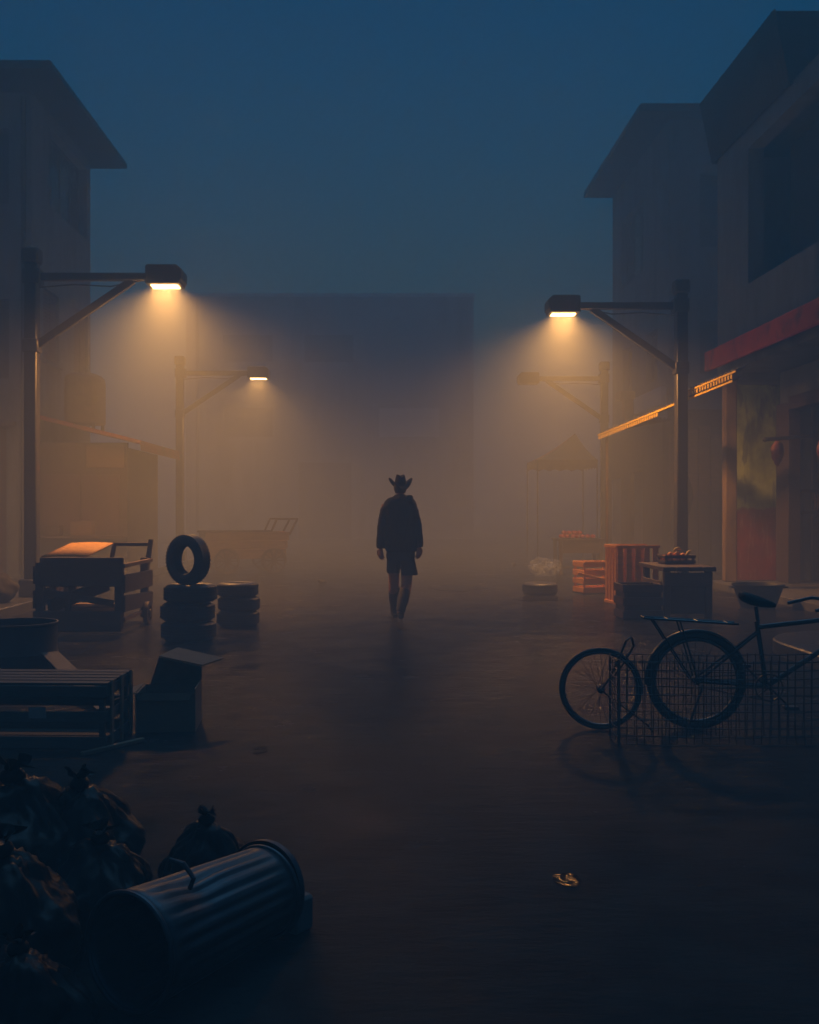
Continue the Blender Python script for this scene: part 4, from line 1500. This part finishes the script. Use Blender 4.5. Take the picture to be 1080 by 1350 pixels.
def bike_wheel(parent, c, r, tw, m_t='rubber', spokes=28, yaw=0.0, hubw=.05, name='wheel', local=True):
    """wheel standing in the XZ plane: tyre, with rim, spokes and hub as its children"""
    rot = Matrix.Translation(c) @ Matrix.Rotation(yaw, 4, 'Z')
    ci = lambda rr, y=0: [rot @ Vector((rr * math.cos(2 * PI * k / 56), y, rr * math.sin(2 * PI * k / 56))) for k in range(56)]
    ty = MB().tube(ci(r - tw), tw, 10, closed=True).build(name, M[m_t], parent, local=local, smooth=60)
    MB().tube(ci(r - 2 * tw - .006), .011, 8, closed=True, sq=(1, 1.3)).build('rim', M['chrome'], ty, local=local, smooth=60)
    sp = MB()
    for k in range(spokes):
        a = 2 * PI * k / spokes
        s_ = 1 if k % 2 else -1
        a2 = a + (.9 if (k // 2) % 2 else -.9)
        p = rot @ Vector((.02 * math.cos(a2), s_ * hubw * .8, .02 * math.sin(a2)))
        q = rot @ Vector(((r - 2 * tw - .01) * math.cos(a), 0, (r - 2 * tw - .01) * math.sin(a)))
        sp.tube([p, q], .0016, 5)
    sp.build('spokes', M['chrome'], ty, local=local)
    MB().tube([rot @ Vector((0, -hubw, 0)), rot @ Vector((0, -hubw * .8, 0)), rot @ Vector((0, 0, 0)), rot @ Vector((0, hubw * .8, 0)), rot @ Vector((0, hubw, 0))], [.012, .026, .017, .026, .012], 12).build('hub', M['bike'], ty, local=local)
    return ty


bk = thing('bicycle', 'black roadster bicycle with rear rack standing behind the wire cage on the right', 'bicycle', (2.14, 7.0, 0), R(-4))
Rw = .335
Hr, Hf = Vector((0, 0, Rw)), Vector((1.17, 0, Rw))
BB, ST, HT, HB = Vector((.47, 0, .3)), Vector((.415, 0, .70)), Vector((.98, 0, .77)), Vector((1.0, 0, .66))
bike_wheel(bk, Hr, Rw, .026)
bike_wheel(bk, Hf, Rw, .026, yaw=R(12))
fm = MB()
fm.tube([BB, ST + Vector((-.01, 0, .04))], .016)
fm.tube([ST, HT], .016)
fm.tube([BB, HB], .019)
fm.tube([HB + Vector((.01, 0, -.05)), HT + Vector((-.01, 0, .06))], .02)
for s_ in (-1, 1):
    fm.tube([BB + Vector((0, s_ * .03, 0)), Hr + Vector((0, s_ * .06, 0))], .01)
    fm.tube([ST + Vector((0, s_ * .02, -.03)), Hr + Vector((0, s_ * .06, 0))], .009)
fm.build('frame', M['bike'], bk, local=True)
fk = MB()
for s_ in (-1, 1):
    fk.tube([HB + Vector((.015, s_ * .045, -.06)), HB + Vector((.06, s_ * .055, -.18)), Hf + Vector((0, s_ * .055, 0))], .012)
fk.tube([HB + Vector((.015, -.05, -.06)), HB + Vector((.015, .05, -.06))], .018)
fk.build('fork', M['bike'], bk, local=True)
hbm = MB()
hbm.tube([HT + Vector((-.01, 0, .05)), HT + Vector((-.03, 0, .1))], .014)
hbm.tube([HT + Vector((-.28, -.28, .07)), HT + Vector((-.12, -.27, .11)), HT + Vector((.0, -.2, .1)), HT + Vector((-.03, 0, .1)), HT + Vector((.0, .2, .1)), HT + Vector((-.12, .27, .11)), HT + Vector((-.28, .28, .07))], .012)
hbm.build('handlebar', M['bike'], bk, local=True)
sd = MB()
sd.tube([ST + Vector((0, 0, .03)), Vector((.40, 0, .84))], .013)
sd.build('seat_post', M['chrome'], bk, local=True)
MB().loft([[Vector((x, w * math.cos(a), z + h * math.sin(a))) for a in [2 * PI * k / 16 for k in range(16)]] for x, w, h, z in ((.29, .03, .02, .915), (.31, .085, .035, .91), (.36, .1, .04, .893), (.43, .06, .035, .873), (.49, .028, .025, .858), (.53, .015, .014, .85))]).build('saddle', M['boot'], bk, local=True, smooth=60)
rk = MB()
for s_ in (-1, 1):
    rk.tube([(.27, s_ * .06, .725), (-.33, s_ * .06, .76), (-.36, s_ * .04, .76)], .007, 8)
    rk.tube([(-.3, s_ * .06, .757), (-.03, s_ * .065, Rw)], .006, 8)
    rk.tube([(-.12, s_ * .06, .748), (0, s_ * .065, Rw)], .006, 8)
for x in (-.36, -.2, 0, .2):
    rk.tube([(x, -.06, .742 - .0625 * x), (x, .06, .742 - .0625 * x)], .006, 8)
rk.tube([(-.28, 0, .757), (.25, 0, .727)], .005, 6)
rk.build('rack', M['bike'], bk, local=True)
mg = MB()
rm = Rw + .014
rows = []
for k in range(25):
    a = R(20 + 165 * k / 24)
    rows.append([Vector((rm * math.cos(a) * (1 + dx), yy, Rw + rm * math.sin(a) * (1 + dx))) for yy, dx in ((-.032, -.03), (-.02, 0), (.02, 0), (.032, -.03))])
mg.add([p for r in rows for p in r], [(4 * i + j, 4 * i + j + 1, 4 * i + j + 5, 4 * i + j + 4) for i in range(24) for j in range(3)])
mg.build('mudguard', M['bike'], bk, local=True, smooth=60).modifiers.new('thick', 'SOLIDIFY').thickness = .003
cr = MB().lathe([(.085, -.004), (.095, -.004), (.095, .004), (.085, .004)], 30, Matrix.Translation(BB + Vector((0, -.06, 0))) @ Matrix.Rotation(R(90), 4, 'X'), closed=True)
for k in range(5):
    a = 2 * PI * k / 5
    cr.bar(BB + Vector((0, -.06, 0)), BB + Vector((.09 * math.cos(a), -.06, .09 * math.sin(a))), .012, .006)
cr.tube([BB + Vector((0, -.09, 0)), BB + Vector((0, .09, 0))], .014)
cr.bar(BB + Vector((0, -.085, 0)), BB + Vector((.12, -.085, -.12)), .02, .012).bar(BB + Vector((0, .085, 0)), BB + Vector((-.12, .085, .12)), .02, .012)
cr.build('crankset', M['bike'], bk, local=True)
for s_, d in ((-1, Vector((.12, -.13, -.12))), (1, Vector((-.12, .13, .12)))):
    MB().box((-.045, -.04, -.012), (.045, .04, .012), Matrix.Translation(BB + d)).build('pedal', M['rubber'], bk, local=True, bevel=.004)
ch = MB()
ch.tube([BB + Vector((0, -.06, .09)), Hr + Vector((0, -.06, .035))], .004, 6).tube([BB + Vector((0, -.06, -.09)), Hr + Vector((0, -.06, -.035))], .004, 6)
ch.build('chain', M['wire'], bk, local=True)
ks = MB().tube([Hr + Vector((.03, -.07, -.02)), Vector((-.1, -.16, .005))], .009, 8)
ks.build('kickstand', M['bike'], bk, local=True)

# spare wheel with a forked bracket
c = G(792, 962)
sw = thing('spare_wheel', 'loose spoked bicycle wheel with a forked bracket standing left of the wire cage', 'wheel', (c.x, c.y, 0), R(-8))
bike_wheel(sw, Vector((0, 0, .28)), .28, .013, spokes=32, hubw=.055, name='tyre')
q = MB()
for s_ in (-1, 1):
    q.tube([(-.0, s_ * .058, .285), (.055, s_ * .06, .36), (.13, s_ * .058, .53), (.165, s_ * .05, .615), (.2, s_ * .02, .635)] if s_ < 0 else
           [(-.0, s_ * .058, .285), (.07, s_ * .06, .33), (.16, s_ * .06, .45), (.225, s_ * .05, .57), (.21, s_ * .02, .63), (.2, -.02, .635)], .0085, 8)
q.build('fork', M['bike'], sw, local=True)
q = MB().tube([(.0, -.058, .28), (.3, -.07, .06)], .007, 8).tube([(.3, -.07, .06), (.34, -.05, .008)], .008, 8)
q.build('prop', M['bike'], sw, local=True)

# wire cage
wc = thing('wire_cage', 'low rusty wire mesh cage standing open on the street in front of the bicycle', 'wire cage', (2.4, 6.6, 0), 0)
cx0, cx1, cy0, cy1, hz = 1.5, 3.15, 6.5, 6.76, .53


def mesh_panel(p, u, L_, H_, nm, pitch=.052):
    m = MB()
    p, u = Vector(p), Vector(u)
    n = u.cross(Vector((0, 0, 1))) * .0035
    k = int(L_ / pitch)
    rnd_ = random.Random(int(L_ * 100))
    for i in range(k + 1):
        a = p + u * (L_ * i / k)
        w_ = rnd_.uniform(-.008, .008)
        m.tube([a + n + u * w_, a + n + Vector((0, 0, H_ * .5)) + u * rnd_.uniform(-.006, .006), a + n + Vector((0, 0, H_ + rnd_.uniform(-.012, .004)))], .0032, 5)
    k2 = int(H_ / pitch)
    for j in range(k2 + 1):
        z = Vector((0, 0, H_ * j / k2))
        m.tube([p - n + z + u * (L_ * t_ / 12) + Vector((0, 0, rnd_.uniform(-.005, .005) - .012 * math.sin(PI * t_ / 12))) for t_ in range(13)], .0032, 5)
    m.build(nm, M['wire'], wc)


mesh_panel((cx0, cy0, .01), (1, 0, 0), cx1 - cx0, hz, 'mesh_panel')
mesh_panel((cx0, cy1, .01), (1, 0, 0), cx1 - cx0, hz + .01, 'mesh_panel')
mesh_panel((cx0, cy0, .01), (0, 1, 0), cy1 - cy0, hz, 'mesh_panel')
mesh_panel((cx1, cy0, .01), (0, 1, 0), cy1 - cy0, hz, 'mesh_panel')
for x in (cx0, cx1):
    for y in (cy0, cy1):
        MB().tube([(x, y, 0), (x, y, hz + .02)], .008, 8).build('post', M['wire'], wc)

# ------------------------------------------------------------------ the walking man
fp = G(523, 818)
man = thing('person', 'man in a cowboy hat, loose dark jacket and knee shorts walking away down the street', 'person', (fp.x + .04, fp.y, 0))


def soften(o, voxel, it=4, disp=0.0, size=.12, fac=.5):
    r = o.modifiers.new('one_skin', 'REMESH')
    r.mode = 'VOXEL'
    r.voxel_size = voxel
    r.use_smooth_shade = True
    s_ = o.modifiers.new('soften', 'SMOOTH')
    s_.factor = fac
    s_.iterations = it
    if disp:
        tx = bpy.data.textures.new('folds', 'CLOUDS')
        tx.noise_scale = size
        tx.noise_depth = 2
        d = o.modifiers.new('folds', 'DISPLACE')
        d.texture = tx
        d.strength = disp
        d.mid_level = .5
        d.texture_coords = 'LOCAL'


def hand(m, wr, side):
    """palm turned to the thigh, thumb forward (+y), fingers loosely curled towards the body; side -1 left"""
    out_m, m = m, MB()
    wr = Vector(wr)
    inn = Vector((-side, 0, 0))
    dn = Vector((-.12 * side, .06, -1)).normalized()
    for k in range(5):
        c = wr + dn * (.012 + .02 * k)
        m.ball(c, (.016, .034 + .002 * k, .02), 10, 8)
    kn = wr + dn * .095
    for i, (dy, ln, cu) in enumerate(((.032, .92, .55), (.011, 1.03, .6), (-.011, .97, .7), (-.031, .78, .8))):
        p0 = kn + Vector((0, dy, .004 * abs(i - 1.2)))
        d1 = (dn + inn * cu * .5).normalized()
        d2 = (dn + inn * cu * 1.5).normalized()
        d3 = (dn * .35 + inn * cu * 1.6).normalized()
        p1 = p0 + d1 * .042 * ln
        p2 = p1 + d2 * .028 * ln
        p3 = p2 + d3 * .02 * ln
        m.tube([p0 - dn * .02, p0, p1, p2, p3], [.0095, .0098, .0088, .008, .0065], 9)
    t0 = wr + dn * .03 + Vector((0, .03, 0))
    t1 = t0 + Vector((-.012 * side, .026, -.03))
    t2 = t1 + Vector((-.016 * side, .008, -.034))
    t3 = t2 + Vector((-.01 * side, -.002, -.022))
    m.tube([t0, t1, t2, t3], [.014, .0125, .0105, .0075], 9)
    tw = Matrix.Translation(wr) @ Matrix.Rotation(R(-52) * side, 4, 'Z') @ Matrix.Diagonal((1.12, 1.12, 1.12, 1)) @ Matrix.Translation(-wr)
    out_m.add([tw @ p for p in m.v], m.f)


LS, LE, LWr = Vector((-.19, .2, 1.57)), Vector((-.228, .17, 1.27)), Vector((-.258, .22, .985))
RS, RE, RWr = Vector((.187, .2, 1.57)), Vector((.236, .16, 1.28)), Vector((.272, .21, 1.0))
LH, LK, LA, LT = Vector((-.075, .22, .93)), Vector((-.072, .37, .49)), Vector((-.055, .45, .11)), Vector((-.075, .66, .035))
RH, RK, RA, RT = Vector((.10, .2, .93)), Vector((.1, .2, .47)), Vector((.014, -.02, .15)), Vector((.022, .12, .035))
b = MB()
b.ball((.012, .225, 1.815), (.074, .094, .108), 20, 14)
b.ball((.012, .265, 1.755), (.052, .06, .055), 14, 10)                 # jaw
b.ball((.012, .325, 1.795), (.012, .02, .018), 8, 6)                    # nose
b.ball((.012, .312, 1.757), (.024, .012, .009), 8, 6)                   # lips
for s_ in (-1, 1):
    b.ball((.012 + s_ * .03, .305, 1.82), (.017, .014, .011), 8, 6)     # eyelids
    b.ball((.012 + s_ * .077, .215, 1.795), (.012, .022, .034), 8, 8)   # ears
b.tube([(.012, .2, 1.56), (.012, .205, 1.65), (.012, .215, 1.77)], [.075, .056, .054], 16)
b.loft([ring(.015, .2, z, rx, ry, 20, 2.3) for z, rx, ry in ((.86, .15, .11), (.98, .165, .115), (1.12, .145, .10), (1.32, .165, .115), (1.48, .19, .115), (1.57, .16, .09), (1.62, .08, .06))])
b.tube([LS, LE, LWr, LWr + Vector((0, 0, -.02))], [.055, .042, .03, .028], 12)
b.tube([RS, RE, RWr, RWr + Vector((0, 0, -.02))], [.055, .042, .03, .028], 12)
b.tube([LH, LK, LK + Vector((0, .01, -.1)), LA, LA + Vector((0, 0, -.05))], [.092, .074, .076, .05, .05], 14)
b.tube([RH, RK, RK + Vector((-.02, -.06, -.09)), RA, RA + Vector((0, 0, -.05))], [.092, .074, .076, .05, .05], 14)
b.tube([LA + Vector((0, -.04, -.05)), LT], [.04, .03], 10)
b.tube([RA + Vector((0, -.04, -.05)), RT], [.04, .03], 10)
hand(b, LWr, -1)
hand(b, RWr, 1)
bo = b.build('body', M['skin'], man, local=True, smooth=0)
soften(bo, .0052, 2)

j = MB()
j.loft([ring(cx, cy_, z, rx, ry, 28, 2.4) for cx, cy_, z, rx, ry in (
    (.026, .2, .925, .212, .165), (.026, .2, .94, .22, .17), (.024, .2, 1.05, .222, .16), (.02, .195, 1.2, .228, .155), (.016, .19, 1.38, .232, .15), (.014, .19, 1.5, .235, .14), (.014, .195, 1.57, .225, .13), (.014, .198, 1.62, .212, .12), (.014, .2, 1.66, .165, .105), (.012, .205, 1.685, .085, .085), (.012, .21, 1.71, .072, .078))])
j.tube([LS + Vector((.05, 0, -.03)), LS + Vector((.005, 0, -.1)), LE, LWr + Vector((0, -.01, .05)), LWr + Vector((0, 0, -.015))], [.085, .09, .074, .062, .055], 16)
j.tube([RS + Vector((-.05, 0, -.03)), RS + Vector((-.002, 0, -.1)), RE, RWr + Vector((0, -.01, .05)), RWr + Vector((0, 0, -.012))], [.085, .088, .072, .062, .056], 16)
j.tube([(.13, .1, 1.58), (.15, .14, 1.665), (.125, .22, 1.67)], [.05, .046, .035], 12)          # bunched hood on the right shoulder
j.tube([(-.07, .12, 1.62), (.012, .1, 1.645), (.09, .12, 1.63)], [.035, .04, .04], 12)
jo = j.build('jacket', M['jacket'], man, local=True, smooth=0)
soften(jo, .011, 3, .022, .11)

s = MB()
s.loft([ring(.02, .2, z, rx, ry, 24, 2.4) for z, rx, ry in ((.8, .19, .15), (.88, .198, .155), (1.0, .19, .145))])
s.loft([ring(x, y, z, rx, ry, 22, 2.6) for x, y, z, rx, ry in ((-.083, .315, .625, .092, .12), (-.08, .305, .66, .093, .12), (-.075, .25, .8, .098, .13), (-.07, .21, .92, .1, .14))])
s.loft([ring(x, y, z, rx, ry, 22, 2.6) for x, y, z, rx, ry in ((.14, .19, .605, .112, .13), (.138, .195, .64, .110, .13), (.115, .2, .8, .103, .13), (.1, .2, .92, .105, .14))])
so = s.build('shorts', M['shorts'], man, local=True, smooth=0)
soften(so, .009, 2, .016, .09)

for A_, T_, K_, sg in ((LA, LT, LK, -1), (RA, RT, RK, 1)):
    q = MB()
    top = A_.lerp(K_, .84 if sg < 0 else .74)
    q.tube([top, A_.lerp(K_, .4), A_.lerp(K_, .12), A_ + Vector((0, 0, -.03))], [.08, .082, .068, .064], 16)
    hl_ = Vector((A_.x, A_.y - .055, .045 if sg < 0 else .085))
    q.tube([hl_, (hl_ + T_) / 2 + Vector((0, 0, .025)), T_ + Vector((0, -.03, .01)), T_ + Vector((0, .03, .0))], [.044, .048, .042, .024], 14, sq=(1, 1))
    q.box((-.03, -.03, -.045), (.03, .03, -.0), Matrix.Translation(hl_ + Vector((0, .0, 0))))
    o = q.build('boot', M['boot'], man, local=True, smooth=0)
    soften(o, .007, 2)

h = MB()
hx, hy = .016, .222
crown = []
for u, z, rx, ry in ((0, 1.825, .083, .103), (.2, 1.86, .08, .1), (.45, 1.90, .074, .094), (.75, 1.955, .062, .084), (.95, 1.985, .05, .074), (1, 1.985, .036, .06)):
    rr_ = ring(hx, hy, z, rx, ry, 40, 2.2)
    for p in rr_:
        if u > .7:
            p.z -= .034 * math.exp(-((p.x - hx) / .022) ** 2) * (.5 + .5 * (u - .7) / .3) + .012 * max(0, (hy - p.y) / .1)
    crown.append(rr_)
crown.append([Vector((hx + (p.x - hx) * .3, hy + (p.y - hy) * .4, 1.953)) for p in crown[-1]])
h.loft(crown)
n = 56
rows = []
for k in range(9):
    t_ = k / 8
    row = []
    for jn in range(n):
        a = 2 * PI * jn / n
        c_, s_ = math.cos(a), math.sin(a)
        rx, ry = .083 + (.083) * t_, .103 + .085 * t_
        pw_ = 1.9 if s_ < 0 else .75
        lift = .03 * c_ * c_ - .015 * s_ * s_ + t_ ** 1.7 * (.075 * abs(c_) ** pw_ - (.05 if s_ < 0 else .035) * abs(s_) ** 3)
        row.append(Vector((hx + rx * c_ * (1 - .02 * abs(c_) * t_), hy + ry * s_, 1.832 + lift)))
    rows.append(row)
hb_ = MB().loft(rows, cap=False)
h.add(hb_.v, hb_.f)
band = MB().loft([ring(hx, hy, z, rx, ry, 40, 2.2) for z, rx, ry in ((1.83, .0845, .1045), (1.852, .0825, .1025))], cap=False)
hrot = Matrix.Translation((hx, hy, 0)) @ Matrix.Rotation(R(14), 4, 'Z') @ Matrix.Translation((-hx, -hy, 0))
h.v = [hrot @ p for p in h.v]
band.v = [hrot @ p for p in band.v]
ho = h.build('hat', M['hat'], man, local=True, smooth=60)
ho.modifiers.new('thick', 'SOLIDIFY').thickness = .007
band.build('hat_band', M['boot'], ho, local=True, smooth=60)
hr = MB()
for k in range(26):
    a = PI + PI * k / 25
    x, y = .012 + .074 * math.cos(a), .215 + .09 * math.sin(a)
    hr.tube([(x, y, 1.84), (x * 1.02, y - .004, 1.79), (.012 + (x - .012) * .86, y + .012, 1.735 + .008 * math.sin(k * 2.3))], [.014, .014, .006], 6)
hr.ball((.012, .195, 1.8), (.077, .075, .08), 16, 10)
ho2 = hr.build('hair', M['hair'], man, local=True, smooth=60)

# ------------------------------------------------------------------ air, sky, light, camera
hz_ = MB().box((-105, -25, -1), (105, 185, 12.75))
hzo = hz_.build('haze', bpy.data.materials.new('street_haze'), smooth=0)
hm = hzo.data.materials[0]
hm.use_nodes = True
nt = hm.node_tree
nt.nodes.remove(nt.nodes['Principled BSDF'])
pv = nt.nodes.new('ShaderNodeVolumePrincipled')
pv.inputs['Color'].default_value = HAZE_COL
pv.inputs['Density'].default_value = HAZE_D
pv.inputs['Anisotropy'].default_value = HAZE_G
nt.links.new(pv.outputs[0], nt.nodes['Material Output'].inputs['Volume'])
hzo['kind'] = 'stuff'
hzo['label'] = 'pale evening fog filling the whole street'

wd = bpy.data.worlds.new('World')
scene.world = wd
wd.use_nodes = True
nt = wd.node_tree
bg = nt.nodes['Background']
sky = nt.nodes.new('ShaderNodeTexSky')
sky.sky_type = 'NISHITA'
sky.sun_disc = False
sky.sun_elevation = R(SUN_EL)
sky.sun_rotation = R(0)
sky.air_density = 2.0
sky.dust_density = .5
sky.ozone_density = 6.0
tint = nt.nodes.new('ShaderNodeMix')
tint.data_type = 'RGBA'
tint.blend_type = 'MULTIPLY'
tint.inputs['Factor'].default_value = 1
tint.inputs['B'].default_value = SKY_TINT
nt.links.new(sky.outputs[0], tint.inputs['A'])
nt.links.new(tint.outputs['Result'], bg.inputs['Color'])
bg.inputs['Strength'].default_value = SKY_S

sl = bpy.data.lights.new('sky_fill', 'SUN')  # blue fill added as skylight to brighten fog and ground, no visible sun
sl.energy = FILL_S
sl.angle = R(45)
sl.color = (.22, .58, 1)
so_ = bpy.data.objects.new('sky_fill', sl)
COL.objects.link(so_)
so_.rotation_euler = (R(-26), R(6), 0)

cd = bpy.data.cameras.new('camera')
cam = bpy.data.objects.new('camera', cd)
COL.objects.link(cam)
cam.location = (0, 0, EYE)
cam.rotation_euler = (R(90), 0, 0)
cd.sensor_fit = 'VERTICAL'
cd.sensor_height = 36
cd.sensor_width = 36
cd.lens = 36 * F / 1350
cd.shift_x = (540 - VX) / 1350
cd.shift_y = -(675 - VY) / 1350
cd.clip_start = .05
cd.clip_end = 600
scene.camera = cam

scene.render.engine = 'CYCLES'
cy_ = scene.cycles
cy_.max_bounces = 8
cy_.diffuse_bounces = 3
cy_.glossy_bounces = 3
cy_.transmission_bounces = 4
cy_.transparent_max_bounces = 12
cy_.volume_bounces = VB
cy_.use_denoising = DENOISE
cy_.denoiser = 'OPENIMAGEDENOISE'
cy_.use_adaptive_sampling = False
cy_.sample_clamp_indirect = CLAMP
cy_.caustics_reflective = False
cy_.caustics_refractive = False
vs_ = scene.view_settings
scene.display_settings.display_device = 'sRGB'
vs_.view_transform = 'Standard'
vs_.look = 'None'
vs_.exposure = EXPO
vs_.gamma = 1
